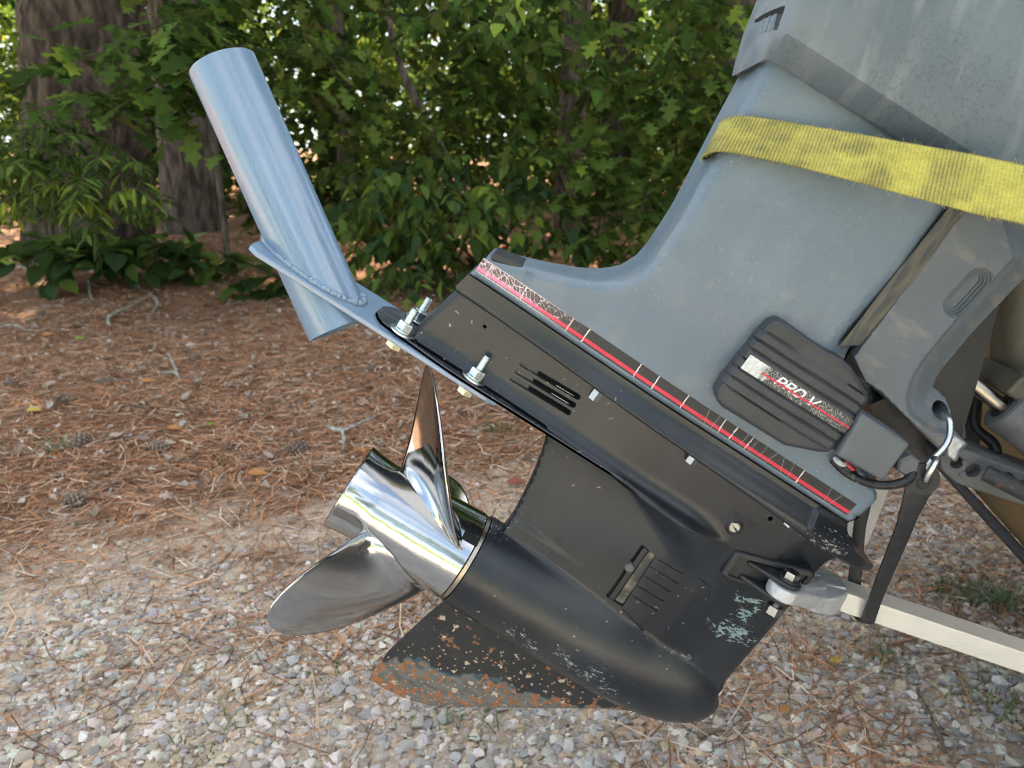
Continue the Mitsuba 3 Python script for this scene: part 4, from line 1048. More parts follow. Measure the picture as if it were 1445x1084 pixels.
h1 = L3([(1336, 592), (1333, 590), (1334, 586), (1339, 592), (1341, 606), (1338, 621), (1330, 634), (1320, 644), (1311, 653), (1305, 663), (1300, 672)], [-.02, -.035, -.052, -.061, -.066, -.070, -.073, -.076, -.078, -.078, -.074])
h2 = L3([(1316, 648), (1321, 648.5), (1320, 653), (1313, 665), (1306.5, 678)], [-.078, -.083, -.088, -.090, -.086])
k = reg(RS + '__hook', mw(cat([frame_tube(spline(h1, 60), 0.0036, 12), frame_tube(spline(h2, 30), 0.0036, 12)])), 'hook_steel', True); lab(k, 'bright bent wire hook')

# ------------------------------------------------------------------ boat and trailer at the right
XT, YK, ZK = 0.745, 0.79, 0.512
def hull():
    sec = [(-1.02, .52), (-1.05, .30), (-0.98, .17), (0.0, 0.0), (0.98, .17), (1.05, .30), (1.02, .52)]
    xs = [0, 0.6, 2.5, 4.2, 5.2, 5.8]; sc_ = [1, 1, .98, .8, .5, .06]; lift = [0, 0, 0, .04, .14, .30]
    V = []
    for x_, k_, l_ in zip(xs, sc_, lift):
        for y_, z_ in sec: V.append((XT + x_ - 0.10 * (1 if x_ == 0 else 0) * (z_ / .52) * -1, YK + y_ * k_, ZK + l_ + z_ * (1 - l_)))
    n_ = len(sec); F = []
    for i in range(len(xs) - 1):
        for j in range(n_ - 1):
            a = i * n_ + j; F += [[a, a + n_, a + n_ + 1], [a, a + n_ + 1, a + 1]]
        a = i * n_; F += [[a, a + n_ - 1, a + 2 * n_ - 1], [a, a + 2 * n_ - 1, a + n_]]
    for j in range(1, n_ - 1): F.append([0, j, j + 1])
    return TM(V, F)
def hull_fn(p, n, uv):
    fl = noise(p.x * 900, p.y * 900, p.z * 900)
    return mix((0.068, 0.043, 0.018), (0.115, 0.075, 0.032), fbm(p.x * 9, p.y * 9, p.z * 9, 3)) * (0.85 + 0.35 * fl)
scene['gold_gelcoat'] = prin(proc(hull_fn), 0.3, clearcoat=0.4)
lab('boat', 'gold brown boat hull whose stern shows behind the motor bracket at the right', 'boat')
hm_ = hull()
if hm_.volume < 0: hm_.invert()
reg('boat__hull', hm_, 'gold_gelcoat', 20)
edge_ = [(XT - .004, YK - .98, ZK + .168), (XT - .004, YK, ZK - .003), (XT - .004, YK + .98, ZK + .168)]
lab(reg('boat__stern_trim', frame_tube(edge_, 0.008, 8), 'rubber', True), 'black trim along the lower stern edge')
lab('boat_trailer', 'dark steel trailer frame under the gold brown boat', 'trailer')
for y_ in (-.45, .45):
    reg('boat_trailer__bunk', move(rbox((2.6, .09, .04), .004), (XT + 1.75, YK + y_, ZK + .045)), 'rubber', 20)
    reg('boat_trailer__rail', move(rbox((5.4, .05, .10), .004), (XT + 3.1, YK + y_ * 1.5, ZK - .09)), 'black_plain', 20)
    wl = lathe([(-.09, .0), (-.09, .17), (-.10, .19), (-.10, .28), (-.07, .32), (.07, .32), (.10, .28), (.10, .19), (.09, .17), (.09, 0)], 40, 'lat')
    reg('boat_trailer__wheel', move(wl, (XT + 2.6, YK + np.sign(y_) * 1.16, .32)), 'rubber', 40)
for x_ in (.85, 2.6, 4.2):
    reg('boat_trailer__crossbar', move(rbox((.06, 1.5, .06), .004), (XT + x_, YK, ZK - .17)), 'black_plain', 20)
# ------------------------------------------------------------------ ground
def gz(x, y):
    x, y = np.asarray(x, float), np.asarray(y, float)
    b = 0.05 * np.clip(y - 2.4, 0, 14) - 0.012 * np.clip(y - 14, 0, 60) * 0
    p = np.stack([x * 1.3, y * 1.3, 0 * x], -1)
    near_ = np.exp(-((y - 3) / 9) ** 2)
    return b + near_ * (0.035 * (meshkit.fbm(p, 3, 2) - .5) + 0.012 * (meshkit.fbm(p * 7, 2, 4) - .5))
def onground(px, py):
    d = view(px, py); t = (EYE[2]) / max(-d[2], 1e-3); t = min(t, 30)
    for _ in range(60):
        p = EYE + d * t
        h = p[2] - float(gz(p[0], p[1]))
        t += h / (-d[2] + .06) * .7
    return EYE + d * t
def litter(x, y):
    n = meshkit.fbm(np.stack([x * .9, y * .9, 0 * x], -1), 3, 11)
    n2 = meshkit.fbm(np.stack([x * 3.1, y * 3.1, 0 * x], -1), 3, 17)
    return sst(1.60, 2.55, y - 0.22 * np.clip(x, -1, 2) + (n - .5) * 1.5 + (n2 - .5) * .8)
xl = np.concatenate([[-400, -150, -60, -30, -18, -12, -9], np.arange(-7, 6.0, 0.06), [6.5, 7.5, 9, 12, 18, 30, 60, 150, 400]])
yl = np.concatenate([[-400, -150, -60, -30, -15, -8, -5, -3, -2, -1, -.5], np.arange(0, 9.5, 0.06), np.arange(9.5, 24, .5), [25, 28, 32, 40, 60, 150, 400]])
XX, YY = np.meshgrid(xl, yl)
ZZ = gz(XX, YY)
nx_, ny_ = len(xl), len(yl)
idx = np.arange(nx_ * ny_).reshape(ny_, nx_)
q4 = np.stack([idx[:-1, :-1], idx[:-1, 1:], idx[1:, 1:], idx[1:, :-1]], -1).reshape(-1, 4)
gmesh = TM(np.stack([XX, YY, ZZ], -1).reshape(-1, 3), np.vstack([q4[:, [0, 1, 2]], q4[:, [0, 2, 3]]]))
LITV = litter(XX, YY).reshape(-1, 1)
def ground_fn(p, n, uv):
    lit = uv.x
    x, y = p.x, p.y
    sand = mix((0.42, 0.305, 0.205), (0.60, 0.465, 0.335), fbm(x * 5, y * 5, 0.0, 4))
    grit = noise(x * 260, y * 260)
    d1, d2, r = voronoi(x * 75, y * 75)
    sand = mix(sand, mix((0.25, 0.20, 0.155), (0.58, 0.52, 0.44), r), dr.select(d1 < 0.36 * r + .08, 0.75, 0.0)) * (0.75 + 0.5 * grit)
    d3, d4, r3 = voronoi(x * 34 + 11, y * 34)
    stone = mix((0.27, 0.26, 0.245), (0.52, 0.50, 0.47), r3)
    sand = mix(sand, stone, (1 - smoothstep(0.5, 1.3, y + (fbm(x * 2, y * 2, 4.0, 2) - .5))) * 0.9)
    duff = mix((0.13, 0.066, 0.039), (0.40, 0.22, 0.125), fbm(x * 22, y * 30, 0.0, 4)) * (0.6 + 0.8 * noise(x * 190, y * 190))
    duff = mix(duff, (0.27, 0.20, 0.145), 0.5 * smoothstep(0.56, 0.72, fbm(x * 13 + 4, y * 13, 2.0, 3)))
    c = mix(sand, duff, smoothstep(0.25, 0.75, lit + (fbm(x * 9, y * 9, 5.0, 3) - .5) * .7))
    far = mix((0.075, 0.13, 0.022), (0.13, 0.19, 0.035), fbm(x * 2.2, y * 2.2, 1.0, 3)) * (0.8 + .4 * noise(x * 30, y * 30))
    bank = (1 - smoothstep(-7.2, -6.4, y + (fbm(x * .8, y * .8, 0.0, 2) - .5)))
    return mix(c, far, bank)
scene['ground_soil'] = bump(prin(proc(ground_fn), 0.95, specular=0.2), lambda p, n, uv: 0.004 * fbm(p.x * 60, p.y * 60, 0.0, 3), 1.0, 2e-3)
scene['ground'] = mikit.ply(gmesh, 'ground_soil', True, uv=np.c_[LITV, 0 * LITV])
lab('ground', 'sandy drive running into brown pine litter under trees', kind='structure')

# --- baking many small pieces into one mesh
def orient(dirs, ups):
    z = dirs / (np.linalg.norm(dirs, axis=1, keepdims=True) + 1e-12)
    y = np.cross(ups, z); y /= np.linalg.norm(y, axis=1, keepdims=True) + 1e-12
    x = np.cross(z, y) * -1
    x = np.cross(y, z) * -1
    n = np.cross(z, y)
    return np.stack([z, y, n], 2)            # columns: along, across, normal
def bake(vs, fs, pos, R, sc_, col=None):
    n, k = len(pos), len(vs)
    V = np.einsum('nij,kj->nki', R, vs) * np.reshape(sc_, (n, 1, -1)) + pos[:, None]
    F = (fs[None] + (np.arange(n) * k)[:, None, None]).reshape(-1, 3)
    C = None if col is None else np.repeat(col, k, axis=0)
    return V.reshape(-1, 3), F, C
def merge(parts):
    V, F, C, o = [], [], [], 0
    for v, f, c in parts:
        V.append(v); F.append(f + o); C.append(c); o += len(v)
    return np.vstack(V), np.vstack(F), np.vstack(C)
VC = {'type': 'mesh_attribute', 'name': 'vertex_color'}
def regc(key, vfc, mat, smooth=False, kind=None):
    V, F, C = vfc
    if smooth is False:
        pass
    k = reg(key, TM(V, F), mat, smooth, color=C)
    if kind: labels.setdefault(k, {})['kind'] = kind
    return k
scene['stone_mat'] = bump(prin(VC, 0.85, specular=0.3), lambda p, n, uv: 0.0012 * fbm(p.x * 220, p.y * 220, p.z * 220, 3), 1.0)
scene['litter_mat'] = two(prin(VC, 0.8, specular=0.3))

# --- gravel
def stone_variants(n):
    out = []
    for i in range(n):
        r_ = np.random.default_rng(100 + i)
        p = r_.normal(size=(13, 3)); p /= np.linalg.norm(p, axis=1, keepdims=True)
        p *= r_.uniform(.78, 1.0, (13, 1)); p *= [1.0, r_.uniform(.62, .9), r_.uniform(.42, .68)]
        h = trimesh.convex.convex_hull(p)
        out.append((np.array(h.vertices), np.array(h.faces)))
    return out
SV = stone_variants(14)
PAL = np.array([1.14, 1.08, 1.02]) * np.array([[.41, .39, .365], [.34, .33, .32], [.48, .445, .395], [.55, .51, .45], [.48, .385, .285], [.32, .275, .225], [.45, .36, .27], [.37, .355, .34], [.60, .57, .52]])
def scatter_stones(N, box, size, dens, seed, sink):
    r_ = np.random.default_rng(seed)
    x = r_.uniform(box[0], box[1], N); y = r_.uniform(box[2], box[3], N)
    d = dens(x, y); k = r_.random(N) < d
    x, y = x[k], y[k]; n = len(x)
    s_ = np.clip(np.exp(r_.normal(np.log(size), 0.36, n)), size * .4, size * 2.1)
    parts = []
    which = r_.integers(0, len(SV), n)
    yaw = r_.uniform(0, 2 * np.pi, n)
    col = PAL[r_.integers(0, len(PAL), n)] * r_.uniform(.75, 1.12, (n, 1)) * (1 + r_.normal(0, .03, (n, 3)))
    up = np.stack([r_.normal(0, .25, n), r_.normal(0, .25, n), np.ones(n)], 1)
    R = orient(np.stack([np.cos(yaw), np.sin(yaw), r_.normal(0, .15, n)], 1), up)
    z = gz(x, y) + s_ * (r_.uniform(-.18, .30, n) + sink)
    for w in range(len(SV)):
        m = which == w
        if m.any(): parts.append(bake(SV[w][0], SV[w][1], np.stack([x, y, z], 1)[m], R[m], s_[m], col[m]))
    return merge(parts)
def dens_big(x, y):
    n = meshkit.fbm(np.stack([x * 1.7, y * 1.7, 0 * x], -1), 3, 23)
    base = 1 - sst(1.45, 2.15, y - 0.40 * np.clip(x, -.6, 2.0) + (n - .5) * 1.0)
    return np.clip(0.015 + base * 1.0, 0, 1) * (y < 4)
GRV = scatter_stones(74000, (-1.8, 2.5, 0.8, 3.4), 0.0106, dens_big, 31, 0.12)
GR2 = scatter_stones(46000, (-2.6, 2.8, 0.75, 4.0), 0.0052, lambda x, y: np.clip(0.35 + 0.65 * (1 - sst(1.6, 2.6, y)), 0, 1) * (1 - 0.93 * litter(x, y)), 32, 0.1)
regc('gravel', merge([GRV, GR2]), 'stone_mat'); lab('gravel', 'pale grey and tan crushed stone covering the drive in front', 'gravel', kind='stuff')

# --- pine needles and dead leaves
def needles(N, box, dens, seed, L=(.07, .17), w=.0015, lift=.014):
    r_ = np.random.default_rng(seed)
    x = r_.uniform(box[0], box[1], N); y = r_.uniform(box[2], box[3], N)
    k = r_.random(N) < dens(x, y); x, y = x[k], y[k]; n = len(x)
    yaw = r_.vonmises(0.35, 0.9, n) + (r_.random(n) < .5) * np.pi
    ln = r_.uniform(L[0], L[1], n); bend = r_.normal(0, .18, n); tilt = r_.normal(0, .07, n)
    z = gz(x, y) + lift * r_.random(n) + .002
    c = np.stack([x, y, z], 1); ww = w * r_.uniform(.7, 1.5, n)
    V = np.zeros((n, 6, 3))
    for j, q in enumerate((-.5, 0, .5)):
        a = yaw + bend * q * 2
        o = np.stack([np.cos(a) * ln * q, np.sin(a) * ln * q, tilt * ln * q + .006 * (0.25 - q * q) * ln / .1], 1)
        side = np.stack([-np.sin(a), np.cos(a), r_.normal(0, .3, n)], 1) * ww[:, None]
        V[:, 2 * j], V[:, 2 * j + 1] = c + o - side, c + o + side
    f = np.array([[0, 2, 3], [0, 3, 1], [2, 4, 5], [2, 5, 3]])
    F = (f[None] + (np.arange(n) * 6)[:, None, None]).reshape(-1, 3)
    pal = np.array([[.38, .175, .085], [.44, .225, .12], [.25, .115, .06], [.54, .33, .20], [.17, .085, .05], [.50, .235, .11], [.58, .45, .33]])
    col = pal[r_.integers(0, len(pal), n)] * r_.uniform(.55, 1.4, (n, 1))
    return V.reshape(-1, 3), F, np.repeat(col, 6, axis=0)
nd1 = needles(150000, (-4.2, 3.2, 1.4, 7.6), lambda x, y: 0.06 + 0.94 * litter(x, y), 41)
nd2 = needles(5200, (-1.9, 2.4, 0.8, 2.6), lambda x, y: sst(.40, .62, meshkit.fbm(np.stack([x * 1.6 + 5, y * 2.6, 0 * x], -1), 3, 29)) * .9 + .05, 42, (.08, .20), .0010, .022)
nd3 = needles(5200, (0.15, 2.6, 1.0, 3.0), lambda x, y: .12 + .88 * sst(.42, .60, meshkit.fbm(np.stack([x * 1.9 + 8, y * 2.4, 0 * x], -1), 3, 37)), 43, (.07, .16), .0012, .024)
regc('pine_needles', merge([nd1, nd2, nd3]), 'litter_mat'); lab('pine_needles', 'brown fallen pine needles matting the ground', 'pine needles', kind='stuff')

def outline_leaf(pts, fold=.12, curl=.0):
    """leaf from half outline [(along, halfwidth)]: midrib fold and curl along its length"""
    v, f = [], []
    for a, w in pts:
        zc = -curl * a * a
        v += [(a, -w, zc + fold * w), (a, 0, zc), (a, w, zc + fold * w)]
    for i in range(len(pts) - 1):
        b = i * 3
        f += [[b, b + 1, b + 4], [b, b + 4, b + 3], [b + 1, b + 2, b + 5], [b + 1, b + 5, b + 4]]
    return np.array(v, float), np.array(f)
OVATE = [outline_leaf([(0, .012), (.12, .16), (.32, .27), (.58, .23), (.82, .10), (1, .004)], fo, cu) for fo, cu in ((.22, .22), (.3, .1), (.15, .38), (.4, .28))]
LANCE = [outline_leaf([(0, .01), (.2, .085), (.5, .115), (.8, .06), (1, .003)], fo, cu) for fo, cu in ((.3, .1), (.4, .3), (.2, .2))]
BROAD = [outline_leaf([(0, .02), (.08, .26), (.3, .40), (.58, .33), (.85, .13), (1, .005)], fo, cu) for fo, cu in ((.16, .12), (.25, .22), (.1, .3))]
def lobed(seed):
    r_ = np.random.default_rng(seed)
    half = [(0.0, .012), (.14, .03), (.20, .13), (.27, .22), (.33, .12), (.40, .10), (.50, .32), (.60, .36), (.62, .19), (.66, .13), (.78, .23), (.84, .22), (.86, .10), (1.0, .015)]
    fo, cu = r_.uniform(.1, .35), r_.uniform(.05, .35)
    half = [(a, w * r_.uniform(.85, 1.12)) for a, w in half]
    return outline_leaf(half, fo, cu)
LOBED = [lobed(i) for i in range(4)]
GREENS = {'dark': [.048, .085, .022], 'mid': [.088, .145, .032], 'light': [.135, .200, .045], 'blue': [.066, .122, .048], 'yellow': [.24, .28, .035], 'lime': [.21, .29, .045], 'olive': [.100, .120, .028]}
def leafmat(rough, dt): return {'type': 'principledthin', 'base_color': VC, 'roughness': rough, 'diff_trans': dt, 'spec_trans': 0.0, 'eta': 1.45}
scene['leaf_mat'] = leafmat(0.30, 0.85)
scene['far_leaf_mat'] = leafmat(0.6, 1.0)
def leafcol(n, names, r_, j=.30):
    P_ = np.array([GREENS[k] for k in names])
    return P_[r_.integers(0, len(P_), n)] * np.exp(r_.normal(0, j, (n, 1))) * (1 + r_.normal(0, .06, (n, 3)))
LOG = {}
def spray(o, d, length, nl, r_, droop=.5, lift=.0):
    """positions, directions and normals of leaves along one curved twig; also the twig's path"""
    d = np.asarray(d, float) / np.linalg.norm(d)
    side = np.cross(d, [0, 0, 1.0]); side /= np.linalg.norm(side) + 1e-9
    t = np.linspace(0.10, 1, nl)
    path = lambda q: np.asarray(o) + d * length * q + np.array([0, 0, -1.0]) * (droop * length * q * q * .5) + np.array([0, 0, lift]) * length * q
    P_, D_, N_ = [], [], []
    for i, q in enumerate(t):
        sg = 1 if i % 2 else -1
        if i == nl - 1: dv = d * 1.2
        else: dv = d * .45 + side * sg * r_.uniform(.6, 1.1)
        dv = dv + np.array([0, 0, -1]) * droop * r_.uniform(.3, 1.3) + r_.normal(0, .16, 3)
        P_.append(path(q)); D_.append(dv); N_.append(np.array([0, 0, 1.0]) + r_.normal(0, .28, 3) - d * .1)
    return np.array(P_), np.array(D_), np.array(N_), np.array([path(q) for q in np.linspace(0, 1, 5)])
BARKS = {}
def bark_mat(key, a, b, sc_=1.0):
    if key not in scene:
        f1 = lambda p, n, uv, a=a, b=b: mix(a, b, smoothstep(.3, .75, fbm(p.x * 28 * sc_ + fbm(p.x * 9, p.y * 9, p.z * 3, 2) * 3, p.y * 28 * sc_, p.z * 6 * sc_, 4)))
        scene[key] = bump(prin(proc(f1), 0.9, specular=0.2), lambda p, n, uv: 0.012 * fbm(p.x * 30 * sc_, p.y * 30 * sc_, p.z * 7 * sc_, 4), 1.0, 4e-3)
    return key
bark_mat('bark_brown', (0.030, 0.022, 0.017), (0.105, 0.078, 0.058))
bark_mat('bark_grey', (0.055, 0.045, 0.036), (0.17, 0.14, 0.11))
scene['twig_mat'] = prin((0.07, 0.05, 0.035), 0.8)
class Plant:
    def __init__(self, key, seed):
        self.key, self.r = key, np.random.default_rng(seed)
        self.P, self.D, self.N, self.S, self.C, self.K, self.tw = [], [], [], [], [], [], []
    def add(self, o, d, length, nl, size, cols, droop=.5, lift=0., kind=0, j=.30):
        P_, D_, N_, tw = spray(o, d, length, nl, self.r, droop, lift)
        n = len(P_)
        self.P.append(P_); self.D.append(D_); self.N.append(N_)
        size = size * 1.22
        self.S.append(size * self.r.uniform(.7, 1.15, n)); self.C.append(leafcol(n, cols, self.r, j)); self.tw.append(tw)
    def build(self, shapes, mat='leaf_mat', individual=0, twigs=True, twig_r=.0025):
        P_, D_, N_, S_, C_ = map(lambda a: np.concatenate(a), (self.P, self.D, self.N, self.S, self.C))
        R = orient(D_, N_); n = len(P_)
        which = self.r.integers(0, len(shapes), n)
        rest = np.ones(n, bool)
        if individual:
            dist = np.linalg.norm(P_ - EYE, axis=1) - S_ * 6
            pick = np.argsort(dist)[:individual]; rest[pick] = False
            for i in pick:
                v, f = shapes[which[i]]
                pal_ = np.array([GREENS[q_] for q_ in GREENS]); near_c = int(np.argmin(((np.log(pal_) - np.log(C_[i])) ** 2).sum(1)))
                gk = 'leaf_' + list(GREENS)[near_c] + ('' if i % 2 else '_deep')
                if gk not in scene: scene[gk] = {**scene['leaf_mat'], 'base_color': {'type': 'rgb', 'value': (pal_[near_c] * (1.12 if i % 2 else .8)).tolist()}}
                ck = (self.key, int(which[i]), gk)
                if ck not in LOG: LOG[ck] = mikit.ply(TM(v, f), gk, False)
                M = np.eye(4); M[:3, :3] = R[i] * S_[i]; M[:3, 3] = P_[i]
                k, j = self.key + '__leaf', 0
                while k in scene: j += 1; k = f'{self.key}__leaf_{j:03d}'
                scene[k] = {**LOG[ck], 'to_world': T(M)}
        parts = [bake(shapes[w][0], shapes[w][1], P_[rest & (which == w)], R[rest & (which == w)], S_[rest & (which == w)], C_[rest & (which == w)]) for w in range(len(shapes)) if (rest & (which == w)).any()]
        if parts: regc(self.key + '__foliage', merge(parts), mat, kind='stuff')
        if twigs:
            ms = [frame_tube(t, np.linspace(twig_r, twig_r * .4, len(t)), 4, cap=False) for t in self.tw]
            V = np.vstack([m.vertices for m in ms]); o = np.cumsum([0] + [len(m.vertices) for m in ms])
            F = np.vstack([m.faces + a for m, a in zip(ms, o)])
            lab(reg(self.key + '__twigs', TM(V, F), 'twig_mat', False), None, kind='stuff')
def stem(key, path, radii, mat, sides=9, rough=0.0, seed=0, n=24):
    p = spline(path, n); r_ = np.interp(np.linspace(0, 1, n), np.linspace(0, 1, len(radii)), radii)
    m = frame_tube(p, r_, sides)
    if rough:
        v = m.vertices; nz = meshkit.fbm(v * [14, 14, 2.6], 4, seed) - .5
        if sides > 40: nz = nz * .5 + .55 * (np.abs(meshkit.fbm(v * [24, 24, 4.5] + 9, 3, seed + 3) - .5) * 2 - .25)
        c = p[np.clip(np.repeat(np.arange(n), sides), 0, n - 1)]
        c = np.vstack([c, p[0], p[-1]])
        m = TM(v + (v - c) * (nz * rough)[:, None], m.faces)
    return reg(key, m, mat, 60)

# ------------------------------------------------------------------ forest trees (trunk in view, crowns above the frame)
def crown(key, c, rad, N, seed, size=.30, cols=('mid', 'dark', 'light'), shapes=None, mat='far_leaf_mat', hole=0.0):
    r_ = np.random.default_rng(seed)
    nb = max(10, N // 70)
    u = r_.normal(size=(nb, 3)); u /= np.linalg.norm(u, axis=1, keepdims=True)
    cc = np.asarray(c) + u * np.asarray(rad) * (r_.random((nb, 1)) ** .45)
    per = N // nb
    P_ = np.repeat(cc, per, axis=0) + r_.normal(size=(nb * per, 3)) * np.asarray(rad) * [.17, .17, .12]
    n = len(P_)
    D_ = r_.normal(size=(n, 3)) * [1, 1, .5] + [0, 0, -.25]; N_ = np.array([0, 0, 1.0]) + r_.normal(0, .5, (n, 3))
    R = orient(D_, N_); S_ = size * r_.uniform(.6, 1.25, n); C_ = leafcol(n, cols, r_)
    shapes = shapes or LOBED
    w = r_.integers(0, len(shapes), n)
    regc(key + '__crown', merge([bake(shapes[i][0], shapes[i][1], P_[w == i], R[w == i], S_[w == i], C_[w == i]) for i in range(len(shapes))]), mat)
def tree(key, label, foot, lean, h, r0, crown_c, crown_r, N, seed, bark='bark_brown', rough=.35, category='tree', group=None, size=.30, cols=('mid', 'dark', 'light'), mat='far_leaf_mat', sides=28):
    z0 = float(gz(foot[0], foot[1]))
    k, i = key, 0
    while k + '__trunk' in scene: i += 1; k = f'{key}_{i:03d}'
    p = [np.array([foot[0], foot[1], z0 - .15])] + [np.array([foot[0] + lean[0] * q, foot[1] + lean[1] * q, z0 + h * q]) for q in (.02, .06, .2, .45, .7, 1.0)]
    stem(k + '__trunk', p, [r0 * 1.45, r0 * 1.25, r0 * 1.06, r0, r0 * .88, r0 * .7, r0 * .3], bark, sides, rough, seed, 220 if rough > .22 else 60)
    if N: crown(k, crown_c, crown_r, N, seed, size, cols, mat=mat)
    lab(k, label, category, group)
    return k
# big trunk at the left
def foot_px(px, y):
    d = view(px, 300); q = EYE + d * (y / d[1]); return np.array([q[0], y])
f1 = foot_px(118, 6.3); f2 = foot_px(270, 8.0)
tree('pine_tree', 'broad dark furrowed trunk rising behind the leaves at the far left', f1, (1.5, .1), 11, .345, (f1[0] - .4, 6.4, 7.0), (3.4, 2.8, 2.2), 3400, 201, sides=110)
tree('pine_tree', 'straight brown trunk just left of the leaning pipe', f2, (.5, .2), 13, .20, (f2[0], 8.4, 8.2), (3.6, 3.4, 2.4), 1900, 202, bark='bark_grey', rough=.25, sides=90)
f3 = foot_px(800, 7.4)
tree('oak_tree', 'reddish brown trunk half hidden behind the leafy shrub in the middle', f3, (.3, .3), 11, .10, (f3[0] + .2, 6.8, 6.8), (3.4, 3.0, 2.0), 3400, 203, bark='bark_brown', rough=.2)
f4 = foot_px(497, 8.4)
tree('oak_tree', 'slim dark trunk showing between pipe and shrub', f4, (-.3, .2), 10, .075, (f4[0] - .6, 6.0, 7.0), (3.2, 2.8, 2.0), 3400, 204, rough=.2)
f5 = foot_px(1010, 6.8)
tree('oak_tree', 'dark trunk behind the foliage left of the engine cover', f5, (.5, .1), 10, .11, (3.2, 6.0, 6.8), (3.4, 2.8, 2.0), 3200, 205, rough=.2)
# more trees of the same wood whose crowns shade the drive; trunks stand outside the frame or behind the leaves; the back four are added, unseen crowns to darken the wood
for i_, (x_, y_, cx, cy, cz) in enumerate([(-5.6, 4.6, -4.6, 5.4, 6.4), (5.4, 4.8, 5.0, 5.4, 6.6), (-7.8, 8.2, -6.8, 7.8, 7.6), (4.6, 9.4, 4.4, 8.8, 8.0), (-2.6, 11.4, -2.4, 10.6, 6.6), (1.4, 10.8, 1.6, 10.2, 6.4), (-6.2, 11.8, -6.2, 11.2, 6.8), (5.6, 12.2, 5.4, 11.8, 6.8)]):
    tree('shade_tree', ['oak at the left edge shading the drive', 'oak behind the engine shading the drive', 'oak deeper in the wood at the left', 'oak deeper in the wood at the right', 'oak added far back to darken the wood, left of the middle', 'oak added far back to darken the wood, right of the middle', 'oak added at the back to darken the wood, far left', 'oak added at the back to darken the wood, far right'][i_], (x_, y_), (.2, -.2), 10, .17, (cx, cy, cz), (3.3, 3.1, 2.2), 3000 if cy < 6 else 1500, 210 + i_, rough=.2)
# sapling stem and leaning stems
def px3(px, py, y): return atY(px, py, y)
sb_ = onground(322, 386); ys = sb_[1]
stem('sapling__trunk', [sb_ - [0, 0, .05], px3(319, 340, ys), px3(312, 280, ys + .02), px3(305, 215, ys + .05), px3(296, 160, ys + .1), px3(292, 90, ys + .1), px3(300, -40, ys)], [.030, .026, .024, .022, .02, .018, .014], 'bark_grey', 10, .3, 7)
lab('sapling', 'thin pale crooked stem standing left of the pipe', 'sapling')
stem('leaning_stem__trunk', [px3(640, 250, 8.4), px3(592, 150, 8.6), px3(566, 95, 8.7), px3(552, 45, 8.8), px3(545, -60, 8.9)], [.045, .045, .04, .04, .03], 'bark_grey', 10, .3, 8)
lab('leaning_stem', 'pale mottled stem leaning across the bright gap right of the pipe', 'tree')
# ------------------------------------------------------------------ understorey in view
# dogwood: tiers of drooping ovate leaves
dw = Plant('dogwood_shrub', 301)
r_ = dw.r
tiers = [(660, 236, 5.3, 130), (600, 262, 5.1, 110), (700, 268, 5.0, 110), (745, 285, 5.1, 100), (640, 300, 4.9, 130), (570, 300, 5.3, 90), (760, 330, 5.2, 100), (620, 345, 5.0, 120), (560, 350, 5.3, 90), (690, 345, 5.3, 110), (585, 385, 5.0, 80), (820, 330, 5.4, 80), (530, 245, 5.6, 80), (540, 320, 5.5, 70), (650, 380, 5.2, 80), (500, 330, 5.7, 60), (505, 275, 5.8, 70)]
for (px, py, y, w) in tiers:
    for k in range(9):
        a_, b_ = r_.uniform(-1, 1), r_.normal(0, .35)
        o = px3(px + a_ * w * .55, py + b_ * 18 - 8, y + r_.uniform(-.15, .35))
        dw.add(o, (a_ * .9 + r_.normal(0, .3), -.75 + r_.normal(0, .3), r_.normal(-.05, .12)), r_.uniform(.22, .42), r_.integers(6, 10), .108, ('light', 'mid', 'light', 'blue'), droop=.75)
b0 = onground(650, 398) + [0, .5, 0]
for q in range(9):
    t_ = tiers[q]; top = px3(t_[0], t_[1], t_[2] + .1)
    stem('dogwood_shrub__branch' + ('' if q == 0 else f'_{q:03d}'), [b0 + r_.normal(0, .08, 3) * [1, 1, 0], b0 * .5 + top * .5 + r_.normal(0, .06, 3), top], [.014, .011, .006], 'bark_brown', 6, 0, n=14)
dw.build(OVATE, individual=150)
lab('dogwood_shrub', 'leafy shrub with tiers of drooping pointed leaves in the middle of the wood edge', 'shrub')

